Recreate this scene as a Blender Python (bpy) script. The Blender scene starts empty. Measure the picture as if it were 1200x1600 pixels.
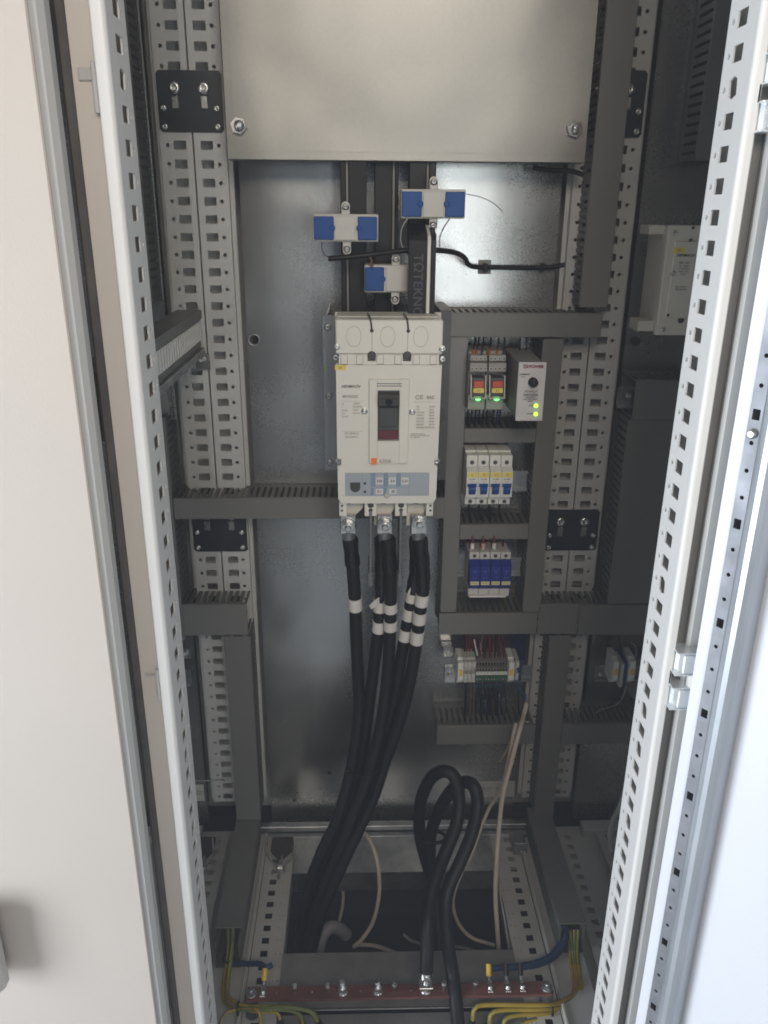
import bpy, bmesh, math, random
from mathutils import Vector, Matrix
from mathutils.geometry import tessellate_polygon
random.seed(7)
R = math.radians
sc = bpy.context.scene
COL = sc.collection

# ------------------------------------------------------------------ camera
CAMH = 1.35                                   # lens height above the hall floor (m)
F_PX, PITCH, YAW, ROLL, CX = 1262.2, .36039, .03072, .00819, -.06129
_f = Vector((math.sin(YAW)*math.cos(PITCH), math.cos(YAW)*math.cos(PITCH), -math.sin(PITCH)))
_r0 = Vector((math.cos(YAW), -math.sin(YAW), 0)); _u0 = _r0.cross(_f)
RT = _r0*math.cos(ROLL) + _u0*math.sin(ROLL)
UP = -_r0*math.sin(ROLL) + _u0*math.cos(ROLL)
CAM = Vector((CX, 0, CAMH))
cam = bpy.data.cameras.new('camera'); co = bpy.data.objects.new('camera', cam); COL.objects.link(co)
m = Matrix((RT, UP, -_f)).transposed().to_4x4(); m.translation = CAM; co.matrix_world = m
cam.sensor_fit = 'VERTICAL'; cam.sensor_height = 32; cam.lens = 32*F_PX/1600
cam.clip_start = .02; cam.clip_end = 60
sc.camera = co

# ------------------------------------------------------------------ light
w = bpy.data.worlds.new('World'); sc.world = w; w.use_nodes = True
bg = w.node_tree.nodes['Background']; bg.inputs[0].default_value = (.80, .88, 1, 1); bg.inputs[1].default_value = .20
def area(name, loc, target, size, sizey, power, col, spread=180):
    l = bpy.data.lights.new(name, 'AREA'); l.shape = 'RECTANGLE'; l.size = size; l.size_y = sizey
    l.energy = power; l.color = col; l.spread = R(spread)
    o = bpy.data.objects.new(name, l); COL.objects.link(o); o.location = loc
    o.rotation_euler = (Vector(target)-Vector(loc)).to_track_quat('-Z', 'Y').to_euler(); return o
area('window_light', (-1.95, -.20, .72), (.35, .60, .60), .8, 1.7, 74, (.86, .92, 1))
area('ceiling_light', (.05, -.85, 2.15), (.03, 1.2, 1.40), 1.0, .6, 5.8, (1, .89, .77), 90)
area('doorway_light', (.62, -1.7, 1.12), (.05, 1.3, 1.10), .62, .95, 1.7, (.95, 1, 1), 70)
sc.view_settings.view_transform = 'Standard'; sc.view_settings.look = 'None'
sc.cycles.filter_width = 1.8
sc.view_settings.exposure = 0.0; sc.view_settings.gamma = 1

# ------------------------------------------------------------------ geometry of the view, for measuring
def U(px, py, Y):
    d = _f + RT*(px-600)/F_PX - UP*(py-800)/F_PX
    return CAM + d*(Y/d.y)
def UZ(px, py, Z):
    d = _f + RT*(px-600)/F_PX - UP*(py-800)/F_PX
    return CAM + d*((Z-CAMH)/d.z)

# ------------------------------------------------------------------ materials
MATS = {}
def mat(name, col, rough=.5, metal=0., noise=.06, nscale=30, bump=0., bscale=200, spec=.5, emis=None, es=0, coat=0, alpha=None, stretch=(1,1,1), rn=.12):
    if name in MATS: return MATS[name]
    M = bpy.data.materials.new(name); M.use_nodes = True; nt = M.node_tree; N = nt.nodes; L = nt.links
    b = N['Principled BSDF']
    b.inputs['Roughness'].default_value = rough; b.inputs['Metallic'].default_value = metal
    b.inputs['Specular IOR Level'].default_value = spec; b.inputs['Coat Weight'].default_value = coat
    tc = N.new('ShaderNodeTexCoord'); mp = N.new('ShaderNodeMapping'); mp.inputs['Scale'].default_value = stretch
    L.new(tc.outputs['Object'], mp.inputs[0])
    n = N.new('ShaderNodeTexNoise'); n.inputs['Scale'].default_value = nscale; n.inputs['Detail'].default_value = 6
    L.new(mp.outputs[0], n.inputs[0])
    cr = N.new('ShaderNodeMix'); cr.data_type = 'RGBA'
    cr.inputs['A'].default_value = tuple(c*(1-noise) for c in col)+(1,)
    cr.inputs['B'].default_value = tuple(min(1, c*(1+noise)) for c in col)+(1,)
    mr = N.new('ShaderNodeMapRange'); mr.inputs['From Min'].default_value = .3; mr.inputs['From Max'].default_value = .7
    L.new(n.outputs['Fac'], mr.inputs[0]); L.new(mr.outputs[0], cr.inputs['Factor']); L.new(cr.outputs['Result'], b.inputs['Base Color'])
    n2 = N.new('ShaderNodeTexNoise'); n2.inputs['Scale'].default_value = nscale*.37; n2.inputs['Detail'].default_value = 8
    L.new(mp.outputs[0], n2.inputs[0])
    m2 = N.new('ShaderNodeMapRange'); m2.inputs['From Min'].default_value = .3; m2.inputs['From Max'].default_value = .7
    m2.inputs['To Min'].default_value = max(.03, rough-rn); m2.inputs['To Max'].default_value = min(1, rough+rn)
    L.new(n2.outputs['Fac'], m2.inputs[0]); L.new(m2.outputs[0], b.inputs['Roughness'])
    if bump:
        n3 = N.new('ShaderNodeTexNoise'); n3.inputs['Scale'].default_value = bscale; n3.inputs['Detail'].default_value = 3
        L.new(mp.outputs[0], n3.inputs[0]); bp = N.new('ShaderNodeBump'); bp.inputs['Strength'].default_value = bump
        bp.inputs['Distance'].default_value = .001; L.new(n3.outputs['Fac'], bp.inputs['Height']); L.new(bp.outputs[0], b.inputs['Normal'])
    if emis: b.inputs['Emission Color'].default_value = emis+(1,); b.inputs['Emission Strength'].default_value = es
    if alpha is not None:
        b.inputs['Transmission Weight'].default_value = alpha; b.inputs['IOR'].default_value = 1.45
    MATS[name] = M; return M
def galvanised(name, base, rough, warm=0):
    """zinc coated sheet: spangle cells, soft clouds, drag scratches and a few smudges"""
    M = bpy.data.materials.new(name); M.use_nodes = True; nt = M.node_tree; N = nt.nodes; L = nt.links
    b = N['Principled BSDF']; b.inputs['Metallic'].default_value = .88
    tc = N.new('ShaderNodeTexCoord')
    v = N.new('ShaderNodeTexVoronoi'); v.inputs['Scale'].default_value = 330
    dn = N.new('ShaderNodeTexNoise'); dn.inputs['Scale'].default_value = 120; dn.inputs['Detail'].default_value = 4
    L.new(tc.outputs['Object'], dn.inputs[0])
    mx = N.new('ShaderNodeVectorMath'); mx.operation = 'MULTIPLY_ADD'; mx.inputs[1].default_value = (.012,)*3
    L.new(dn.outputs['Color'], mx.inputs[0]); L.new(tc.outputs['Object'], mx.inputs[2]); L.new(mx.outputs[0], v.inputs['Vector'])
    cl = N.new('ShaderNodeTexNoise'); cl.inputs['Scale'].default_value = 5; cl.inputs['Detail'].default_value = 5
    L.new(tc.outputs['Object'], cl.inputs[0])
    sep = N.new('ShaderNodeSeparateColor'); L.new(v.outputs['Color'], sep.inputs[0])
    a = N.new('ShaderNodeMath'); a.operation = 'MULTIPLY_ADD'; a.inputs[1].default_value = .12; L.new(sep.outputs[0], a.inputs[0])
    c2 = N.new('ShaderNodeMath'); c2.operation = 'MULTIPLY'; c2.inputs[1].default_value = .9; L.new(cl.outputs['Fac'], c2.inputs[0]); L.new(c2.outputs[0], a.inputs[2])
    cr = N.new('ShaderNodeValToRGB'); e = cr.color_ramp.elements
    e[0].position = .2; e[0].color = tuple(c*.82 for c in base)+(1,); e[1].position = .8; e[1].color = tuple(min(1, c*1.12) for c in base)+(1,)
    L.new(a.outputs[0], cr.inputs[0])
    mp = N.new('ShaderNodeMapping'); mp.inputs['Scale'].default_value = (90, 90, 3); mp.inputs['Rotation'].default_value = (0, .06, 0)
    L.new(tc.outputs['Object'], mp.inputs[0])
    sn = N.new('ShaderNodeTexNoise'); sn.inputs['Scale'].default_value = 2.0; sn.inputs['Detail'].default_value = 3; L.new(mp.outputs[0], sn.inputs[0])
    sm = N.new('ShaderNodeTexNoise'); sm.inputs['Scale'].default_value = 9; sm.inputs['Detail'].default_value = 4; sm.inputs['Roughness'].default_value = .5; L.new(tc.outputs['Object'], sm.inputs[0])
    s1 = N.new('ShaderNodeMapRange'); s1.inputs['From Min'].default_value = .62; s1.inputs['From Max'].default_value = .80; s1.inputs['To Max'].default_value = .10; L.new(sm.outputs['Fac'], s1.inputs[0])
    s2 = N.new('ShaderNodeMapRange'); s2.inputs['From Min'].default_value = .35; s2.inputs['From Max'].default_value = .7; s2.inputs['To Max'].default_value = .10; L.new(sn.outputs['Fac'], s2.inputs[0])
    sf = N.new('ShaderNodeMath'); sf.operation = 'ADD'; L.new(s1.outputs[0], sf.inputs[0]); L.new(s2.outputs[0], sf.inputs[1])
    mi = N.new('ShaderNodeMix'); mi.data_type = 'RGBA'; mi.inputs['B'].default_value = (.22, .215, .20, 1)
    L.new(sf.outputs[0], mi.inputs['Factor']); L.new(cr.outputs[0], mi.inputs['A']); L.new(mi.outputs['Result'], b.inputs['Base Color'])
    rr = N.new('ShaderNodeMapRange'); rr.inputs['To Min'].default_value = rough-.07; rr.inputs['To Max'].default_value = rough+.09
    L.new(a.outputs[0], rr.inputs[0]); L.new(rr.outputs[0], b.inputs['Roughness'])
    wn = N.new('ShaderNodeTexNoise'); wn.inputs['Scale'].default_value = 3.2; wn.inputs['Detail'].default_value = 2; L.new(tc.outputs['Object'], wn.inputs[0])
    b2 = N.new('ShaderNodeBump'); b2.inputs['Strength'].default_value = .6; b2.inputs['Distance'].default_value = .020
    L.new(wn.outputs['Fac'], b2.inputs['Height']); L.new(b2.outputs[0], b.inputs['Normal'])
    MATS[name] = M; return M
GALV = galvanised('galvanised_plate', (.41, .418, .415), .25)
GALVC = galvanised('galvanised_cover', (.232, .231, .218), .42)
STEEL = mat('zinc_steel', (.62, .62, .60), .28, .95, .08, 60)
STEELD = mat('dull_zinc', (.38, .39, .40), .42, .9, .15, 50)
CHROME = mat('bright_zinc_hinge', (.74, .78, .80), .34, .6, .05, 40)
PAINT = mat('light_grey_powder_coat', (.66, .655, .63), .42, 0, .02, 8, .10, 900)
PAINTR = mat('shaded_light_grey_coat', (.47, .465, .44), .45, 0, .05, 10, .12, 700)  # same coat as PAINT, interior shade darkened into the colour
PANEL = mat('beige_panel_paint', (.49, .445, .395), .5, 0, .025, 3, .13, 420)
DOORP = mat('white_door_paint', (.66, .675, .72), .42, 0, .015, 3, .2, 500)
GASK = mat('dark_gasket_rubber', (.060, .054, .050), .75, 0, .2, 40)
DUCT = mat('dark_grey_duct_plastic', (.120, .118, .110), .48, 0, .05, 18, .12, 500)
DUCTC = mat('dark_grey_duct_cover', (.150, .147, .138), .42, 0, .05, 9, .10, 500)
BEIGE = mat('cream_breaker_plastic', (.70, .68, .615), .42, 0, .025, 14, .15, 900)
BEIGE2 = mat('cream_terminal_plastic', (.60, .575, .50), .45, 0, .04, 20, .15, 900)
DKP = mat('dark_grey_plastic', (.05, .05, .05), .38, 0, .1, 25, .1, 400)
BLK = mat('black_insulation', (.008, .008, .009), .42, 0, .3, 30, .15, 300, .22)
BLK2 = mat('black_heatshrink', (.007, .007, .008), .26, 0, .3, 60, .25, 160, .35)
CABLE = mat('black_cable_sheath', (.007, .0068, .008), .50, 0, .3, 60, .3, 220, .3)
JPLATE = mat('black_joint_plate', (.018, .022, .028), .38, .1, .3, 25, .1, 300)
BLUE = mat('blue_plastic', (.012, .065, .25), .45, 0, .08, 30, .1, 500, .25)
BLUE2 = mat('deep_blue_plastic', (.014, .030, .20), .45, 0, .08, 30, .1, 500, .25)
LGREY = mat('light_grey_plastic', (.50, .49, .45), .45, 0, .04, 20, .1, 600)
MGREY = mat('mid_grey_plastic', (.21, .205, .19), .5, 0, .06, 20, .1, 600)
WHITE = mat('white_plastic', (.66, .65, .61), .4, 0, .03, 20)
TAPE = mat('white_marker_tape', (.66, .63, .58), .55, 0, .04, 50, .2, 400)
YEL = mat('yellow_label', (.72, .58, .12), .5, 0, .05, 50)
YELL = mat('yellow_lug_sleeve', (.75, .47, .03), .45, 0, .05, 50)
RED = mat('dark_red_plastic', (.10, .012, .022), .4, 0, .1, 50)
REDO = mat('red_orange_plastic', (.50, .07, .03), .4, 0, .1, 50)
ORANGE = mat('orange_sleeve', (.42, .13, .02), .5, 0, .1, 50)
ORSQ = mat('orange_mark', (.85, .22, .05), .5, 0, .05, 50)
BAR = mat('red_brown_copper_bar', (.155, .062, .054), .48, .15, .25, 40, .2, 200, stretch=(.3, 1, 1))
TRIP = mat('pale_blue_grey_panel', (.36, .40, .44), .35, 0, .03, 40)
TRIPB = mat('blue_grey_band', (.20, .28, .38), .4, 0, .03, 40)
INK = mat('dark_print', (.10, .09, .085), .6, 0, .05, 80)
INKF = mat('faint_print', (.27, .25, .22), .6, 0, .08, 400)
INKR = mat('maroon_print', (.22, .03, .06), .6, 0, .05, 80)
INKG = mat('grey_print_on_busbar', (.05, .05, .054), .5, 0, .1, 80)
GREEN = mat('green_plastic', (.03, .10, .055), .5, 0, .1, 50)
TEAL = mat('teal_sleeve', (.02, .09, .14), .5, 0, .1, 50)
WRED = mat('dark_red_wire', (.13, .012, .03), .45)
WBLK = mat('black_wire', (.012, .012, .015), .4)
WBLUE = mat('blue_wire', (.012, .05, .16), .42)
WBLUD = mat('navy_wire', (.010, .018, .06), .42)
WCREAM = mat('cream_cable', (.52, .45, .37), .5, 0, .1, 40)
WGREY = mat('grey_cable', (.30, .29, .27), .5, 0, .1, 40)
WYEL = mat('yellow_wire_stripe', (.36, .25, .03), .42, 0, .1, 40)
WGRN = mat('olive_green_wire', (.12, .15, .035), .42, 0, .1, 40)
BTUBE = mat('blue_sleeve', (.012, .045, .115), .5, 0, .2, 80, .5, 250)
CONC = mat('hall_concrete', (.62, .62, .61), .55, 0, .12, 6, .3, 60)
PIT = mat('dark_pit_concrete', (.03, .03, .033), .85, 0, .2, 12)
LEDG = mat('green_led', (.1, .8, .15), .3, emis=(.22, 1, .25), es=2.2)
LEDY = mat('lime_led', (.4, .9, .05), .3, emis=(.45, 1, .03), es=3.4)
CLEAR = mat('clear_relay_clip', (.6, .6, .6), .2, 0, .02, 40, alpha=.8)

# ------------------------------------------------------------------ mesh helpers
class MB:
    def __init__(s): s.v = []; s.f = []; s.m = []; s.s = []
    def add(s, vs, fs, mi=0, smooth=False):
        o = len(s.v); s.v += [tuple(v) for v in vs]
        for f in fs: s.f.append([i+o for i in f]); s.m.append(mi); s.s.append(smooth)
        return s
    def box(s, x0, x1, y0, y1, z0, z1, b=0., mi=0):
        x0, x1 = min(x0, x1), max(x0, x1); y0, y1 = min(y0, y1), max(y0, y1); z0, z1 = min(z0, z1), max(z0, z1)
        if b <= 0:
            vs = [(x, y, z) for x in (x0, x1) for y in (y0, y1) for z in (z0, z1)]
            return s.add(vs, [(0,1,3,2), (4,6,7,5), (0,4,5,1), (2,3,7,6), (0,2,6,4), (1,5,7,3)], mi)
        b = min(b, (x1-x0)*.45, (y1-y0)*.45, (z1-z0)*.45)
        c = ((x0+x1)/2, (y0+y1)/2, (z0+z1)/2); h = ((x1-x0)/2, (y1-y0)/2, (z1-z0)/2)
        vs = []; idx = {}
        for sx in (-1,1):
            for sy in (-1,1):
                for sz in (-1,1):
                    S = (sx,sy,sz)
                    for k in range(3):
                        idx[S+(k,)] = len(vs)
                        vs.append(tuple(c[j]+S[j]*(h[j] if j == k else h[j]-b) for j in range(3)))
        fs = []
        def put(ids):
            p = [Vector(vs[i]) for i in ids]; n = (p[1]-p[0]).cross(p[2]-p[0]); g = sum(p, Vector())/len(p)-Vector(c)
            fs.append(tuple(ids) if n.dot(g) > 0 else tuple(reversed(ids)))
        for k in range(3):
            a, d = [j for j in range(3) if j != k]
            for sg in (-1,1):
                ids = []
                for (p, q) in ((-1,-1),(1,-1),(1,1),(-1,1)):
                    S = [0,0,0]; S[k] = sg; S[a] = p; S[d] = q; ids.append(idx[tuple(S)+(k,)])
                put(ids)
            for p in (-1,1):
                for q in (-1,1):
                    S1 = [0,0,0]; S1[k] = -1; S1[a] = p; S1[d] = q; S2 = S1[:]; S2[k] = 1
                    put([idx[tuple(S1)+(a,)], idx[tuple(S2)+(a,)], idx[tuple(S2)+(d,)], idx[tuple(S1)+(d,)]])
        for sx in (-1,1):
            for sy in (-1,1):
                for sz in (-1,1): put([idx[(sx,sy,sz,k)] for k in range(3)])
        return s.add(vs, fs, mi)
    def cyl(s, p0, p1, r0, r1=None, n=16, mi=0, cap=True, smooth=True):
        r1 = r0 if r1 is None else r1; p0 = Vector(p0); p1 = Vector(p1); d = (p1-p0).normalized()
        a = d.orthogonal().normalized(); b = d.cross(a); vs = []
        for p, r in ((p0, r0), (p1, r1)):
            vs += [p + (a*math.cos(2*math.pi*i/n)+b*math.sin(2*math.pi*i/n))*r for i in range(n)]
        s.add(vs, [(i, (i+1) % n, n+(i+1) % n, n+i) for i in range(n)], mi, smooth)
        if cap: s.add(vs, [tuple(range(n-1, -1, -1)), tuple(range(n, 2*n))], mi)
        return s
    def lathe(s, base, axis, prof, n=18, mi=0):          # prof: (distance along axis, radius)
        base = Vector(base); d = Vector(axis).normalized(); a = d.orthogonal().normalized(); b = d.cross(a); vs = []
        for t, r in prof: vs += [base+d*t+(a*math.cos(2*math.pi*i/n)+b*math.sin(2*math.pi*i/n))*r for i in range(n)]
        fs = []
        for k in range(len(prof)-1): fs += [(k*n+i, k*n+(i+1) % n, (k+1)*n+(i+1) % n, (k+1)*n+i) for i in range(n)]
        s.add(vs, fs, mi, True); s.add(vs[-n:], [tuple(range(n))], mi); return s
    def prism(s, pts, axis, a0, a1, mi=0):               # 2-D outline extruded along axis 0/1/2
        def P(p, a): q = list(p); q.insert(axis, a); return tuple(q)
        n = len(pts); vs = [P(p, a0) for p in pts]+[P(p, a1) for p in pts]
        tri = tessellate_polygon([[Vector((p[0], p[1], 0)) for p in pts]])
        s.add(vs, [tuple(t) for t in tri]+[tuple(n+i for i in reversed(t)) for t in tri]+[(i, (i+1) % n, n+(i+1) % n, n+i) for i in range(n)], mi)
        return s
    def tube(s, pts, r, n=12, step=5, mi=0, closed_ends=True, rf=None):
        pts = [Vector(p) for p in pts]; P = []
        q = [pts[0]*2-pts[1]]+pts+[pts[-1]*2-pts[-2]]
        for i in range(1, len(q)-2):
            for k in range(step):
                t = k/step; a, b, c, d = q[i-1:i+3]
                P.append(.5*((2*b)+(c-a)*t+(2*a-5*b+4*c-d)*t*t+(3*b-a-3*c+d)*t**3))
        P.append(pts[-1]); T = [(P[min(i+1, len(P)-1)]-P[max(i-1, 0)]).normalized() for i in range(len(P))]
        nrm = T[0].orthogonal().normalized(); vs = []
        for i, p in enumerate(P):
            nrm = (nrm-T[i]*nrm.dot(T[i])).normalized(); bn = T[i].cross(nrm); rr = r if rf is None else r*rf(i, len(P))
            vs += [p+(nrm*math.cos(2*math.pi*k/n)+bn*math.sin(2*math.pi*k/n))*rr for k in range(n)]
        fs = [(i*n+k, i*n+(k+1) % n, (i+1)*n+(k+1) % n, (i+1)*n+k) for i in range(len(P)-1) for k in range(n)]
        s.add(vs, fs, mi, True)
        if closed_ends: s.add(vs[:n], [tuple(range(n-1, -1, -1))], mi); s.add(vs[-n:], [tuple(range(n))], mi)
        return s
    def build(s, name, mats, parent=None, origin=None, stuff=False):
        if not isinstance(mats, (list, tuple)): mats = [mats]
        og = Vector(origin) if origin is not None else (ORG.get(parent.name, Vector()) if parent else Vector())
        me = bpy.data.meshes.new(name); me.from_pydata([Vector(v)-og for v in s.v], [], s.f)
        for mm in mats: me.materials.append(mm)
        me.polygons.foreach_set('material_index', s.m); me.polygons.foreach_set('use_smooth', s.s)
        bm = bmesh.new(); bm.from_mesh(me); bmesh.ops.recalc_face_normals(bm, faces=bm.faces[:]); bm.to_mesh(me); bm.free()
        o = bpy.data.objects.new(name, me); COL.objects.link(o)
        if parent: o.parent = parent
        else: o.location = og
        ORG[o.name] = og
        return o
ORG = {}
def thing(name, label, cat, loc, group=None):
    o = bpy.data.objects.new(name, None); COL.objects.link(o); o.location = loc; o.empty_display_size = .02
    ORG[o.name] = Vector(loc); o['label'] = label; o['category'] = cat
    if group: o['group'] = group
    return o
def tag(o, label, cat, group=None, kind=None):
    o['label'] = label; o['category'] = cat
    if group: o['group'] = group
    if kind: o['kind'] = kind
    return o
def struct(o): o['kind'] = 'structure'; return o
def text(body, size, x, z, y, m_, parent, align='CENTER', bold=0., rot=0., shear=0, thick=.00012, name='lettering', sp=1):
    cu = bpy.data.curves.new(name, 'FONT'); cu.body = body; cu.size = size; cu.align_x = align; cu.align_y = 'CENTER'
    cu.extrude = thick; cu.offset = bold; cu.shear = shear; cu.space_line = sp; cu.resolution_u = 2
    t = bpy.data.objects.new('tmp', cu); me = bpy.data.meshes.new_from_object(t)
    bpy.data.objects.remove(t); bpy.data.curves.remove(cu)
    og = ORG[parent.name]
    M = Matrix.Translation(Vector((x, y, z))-og) @ Matrix.Rotation(rot, 4, 'Y') @ Matrix.Rotation(math.pi/2, 4, 'X')
    me.transform(M); me.materials.clear(); me.materials.append(m_)
    o = bpy.data.objects.new(name, me); COL.objects.link(o); o.parent = parent; ORG[o.name] = og; return o
def screw(mb, x, y, z, r, h=.002, d=(0,-1,0), mi=0, n=14):
    """pan head with a cross recess, facing d"""
    mb.lathe((x, y, z), d, [(0, r), (h*.5, r), (h*.85, r*.82), (h, r*.45), (h*.8, r*.32), (h*.45, r*.12)], n, mi)
def hexbolt(mb, x, y, z, r, h, d=(0,-1,0), mi=0):
    D = Vector(d); p = Vector((x, y, z))
    mb.lathe(p, d, [(0, r*1.42), (h*.16, r*1.42), (h*.2, r*1.3)], 20, mi)
    mb.cyl(p+D*h*.2, p+D*h*.8, r*1.08, n=6, mi=mi, smooth=False)
    mb.lathe(p+D*h*.8, d, [(0, r*.62), (h*.5, r*.6), (h*.6, r*.45)], 14, mi)

def perforated(mb, n, p0, u, v, nrm, pitch, width, holes, th=.0015, start=0, mi=0):
    """n cells of a punched strip. u: unit along strip, v: across. holes: list of polygons in cell coordinates (u from 0..pitch, v from 0..width)"""
    p0 = Vector(p0); u = Vector(u); v = Vector(v); nn = Vector(nrm)
    def mk(hs):
        hs = sorted(hs, key=lambda h: sum(p[1] for p in h)/len(h)); flat = []; fs = []; wl = []
        cs = [(sum(p[0] for p in h)/len(h), sum(p[1] for p in h)/len(h)) for h in hs]
        ext = [(min(p[1] for p in h), max(p[1] for p in h)) for h in hs]
        cuts = [0]+[(ext[i][1]+ext[i+1][0])/2 for i in range(len(hs)-1)]+[width]
        for h, (cx_, cy_), v0, v1 in zip(hs, cs, cuts, cuts[1:]):
            ang = lambda p: math.atan2(p[1]-cy_, p[0]-cx_)
            H = sorted(h, key=ang); k = len(H); P = []
            for i, p in enumerate(H):
                dx, dy = p[0]-cx_, p[1]-cy_
                ts = [((pitch if dx > 0 else 0)-cx_)/dx if abs(dx) > 1e-9 else 9e9, ((v1 if dy > 0 else v0)-cy_)/dy if abs(dy) > 1e-9 else 9e9]
                t_ = min(ts); P.append((ang(p), (cx_+dx*t_, cy_+dy*t_), i))
            C = [(ang(c), c) for c in ((0, v0), (pitch, v0), (pitch, v1), (0, v1))]
            o = len(flat); flat += H; wl.append((o, k)); oi = len(flat); flat += [p[1] for p in P]
            for i in range(k):
                j = (i+1) % k; a0 = P[i][0]; a1 = P[j][0]+(2*math.pi if j == 0 else 0)
                mid = sorted((x+(2*math.pi if x < a0 else 0), c) for x, c in C if a0+1e-9 < x+(2*math.pi if x < a0 else 0) < a1-1e-9)
                ids = []
                for _, c in mid: ids.append(len(flat)); flat.append(c)
                fs.append([o+i, oi+i]+ids+[oi+j, o+j])
        return flat, fs, wl
    cache = {}
    for i in range(n):
        hs = holes(i) if callable(holes) else holes
        key = id(hs)
        if key not in cache: cache[key] = (mk(hs), hs)
        flat, fa, wl = cache[key][0]
        b = p0+u*(pitch*i)
        F = [b+u*a+v*c for a, c in flat]; K = [q-nn*th for q in F]; k = len(F)
        fs = [tuple(t) for t in fa]+[tuple(k+j for j in reversed(t)) for t in fa]
        for o, L_ in wl: fs += [(o+j, o+(j+1) % L_, k+o+(j+1) % L_, k+o+j) for j in range(L_)]
        mb.add(F+K, fs, mi)
        E = [b, b+u*pitch, b+u*pitch+v*width, b+v*width]; E += [q-nn*th for q in E]
        ef = [(0, 1, 5, 4), (2, 3, 7, 6)]+([(3, 0, 4, 7)] if i == 0 else [])+([(1, 2, 6, 5)] if i == n-1 else [])
        mb.add(E, ef, mi)
def rect(cu, cv, du, dv, c=.0):
    a, b = du/2, dv/2
    if c <= 0: return [(cu-a, cv-b), (cu-a, cv+b), (cu+a, cv+b), (cu+a, cv-b)]
    return [(cu-a+c, cv-b), (cu-a, cv-b+c), (cu-a, cv+b-c), (cu-a+c, cv+b), (cu+a-c, cv+b), (cu+a, cv+b-c), (cu+a, cv-b+c), (cu+a-c, cv-b)]
def circ(cu, cv, r, n=8): return [(cu+r*math.cos(-2*math.pi*(i+.5)/n), cv+r*math.sin(-2*math.pi*(i+.5)/n)) for i in range(n)]

ORD = ['first', 'second', 'third', 'fourth', 'fifth', 'sixth', 'seventh', 'eighth', 'ninth', 'tenth', 'eleventh', 'twelfth']

# ------------------------------------------------------------------ levels
ZF = CAMH-1.142            # cabinet floor frame
ZT = 2.06                  # cabinet roof
YR = 1.277                 # face of the rear uprights
YP = 1.300                 # face of the mounting plates
YD = 1.222                 # faces of the wiring duct covers
ZG = 0.0

# ------------------------------------------------------------------ hall floor, pit
b = MB(); b.box(-6, 6, -6, .70, -.1, 0); struct(b.build('hall_floor', CONC))
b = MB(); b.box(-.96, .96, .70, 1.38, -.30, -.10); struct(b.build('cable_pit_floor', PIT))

# ------------------------------------------------------------------ the cabinet enclosure (bays left, middle, right share one bolted frame row)
HOLE_R = [rect(.0125, .0180, .012, .0175, .001), circ(.0125, .0350, .0028, 10)]
def upright_rear(bay, side, x_seam, sgn):
    """punched face from the seam towards the bay's middle (sgn), side flange running back"""
    u = MB(); n = 62; z0 = zhole - .0125 - .025*40
    perforated(u, n, (x_seam+sgn*.0012, YR, z0), (0,0,1), (sgn,0,0), (0,-1,0), .025, .0460, HOLE_R, .0016)
    u.box(x_seam+sgn*.0012, x_seam+sgn*.0028, YR+.0016, YR+.075, z0, z0+n*.025)
    u.box(x_seam+sgn*.0456, x_seam+sgn*.0472, YR+.0016, YR+.014, z0, z0+n*.025)
    u.box(x_seam+sgn*.0472, x_seam+sgn*.0535, YR+.0125, YR+.014, z0, z0+n*.025)
    u.box(x_seam+sgn*.003, x_seam+sgn*.044, YR+.030, YR+.032, z0, z0+n*.025)
    return u.build('rear_upright', PAINTR, bay)
zhole = CAMH-.06856        # centre of one punched hole on the rear uprights
zfr = CAMH+.1440
bayM = thing('switch_cabinet', 'open steel cabinet in the middle with white punched front uprights and an open white door', 'cabinet', (0, 1, ZF))
bayL = thing('switch_cabinet', 'left cabinet with a large closed beige door filling the left edge', 'cabinet', (-.6, 1, ZF))
bayR = thing('switch_cabinet', 'right cabinet, seen only in part behind the right front upright', 'cabinet', (.6, 1, ZF))
upright_rear(bayM, 0, -.3, 1); upright_rear(bayM, 0, .3, -1)
upright_rear(bayL, 0, -.3, -1); upright_rear(bayR, 0, .3, 1)
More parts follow.
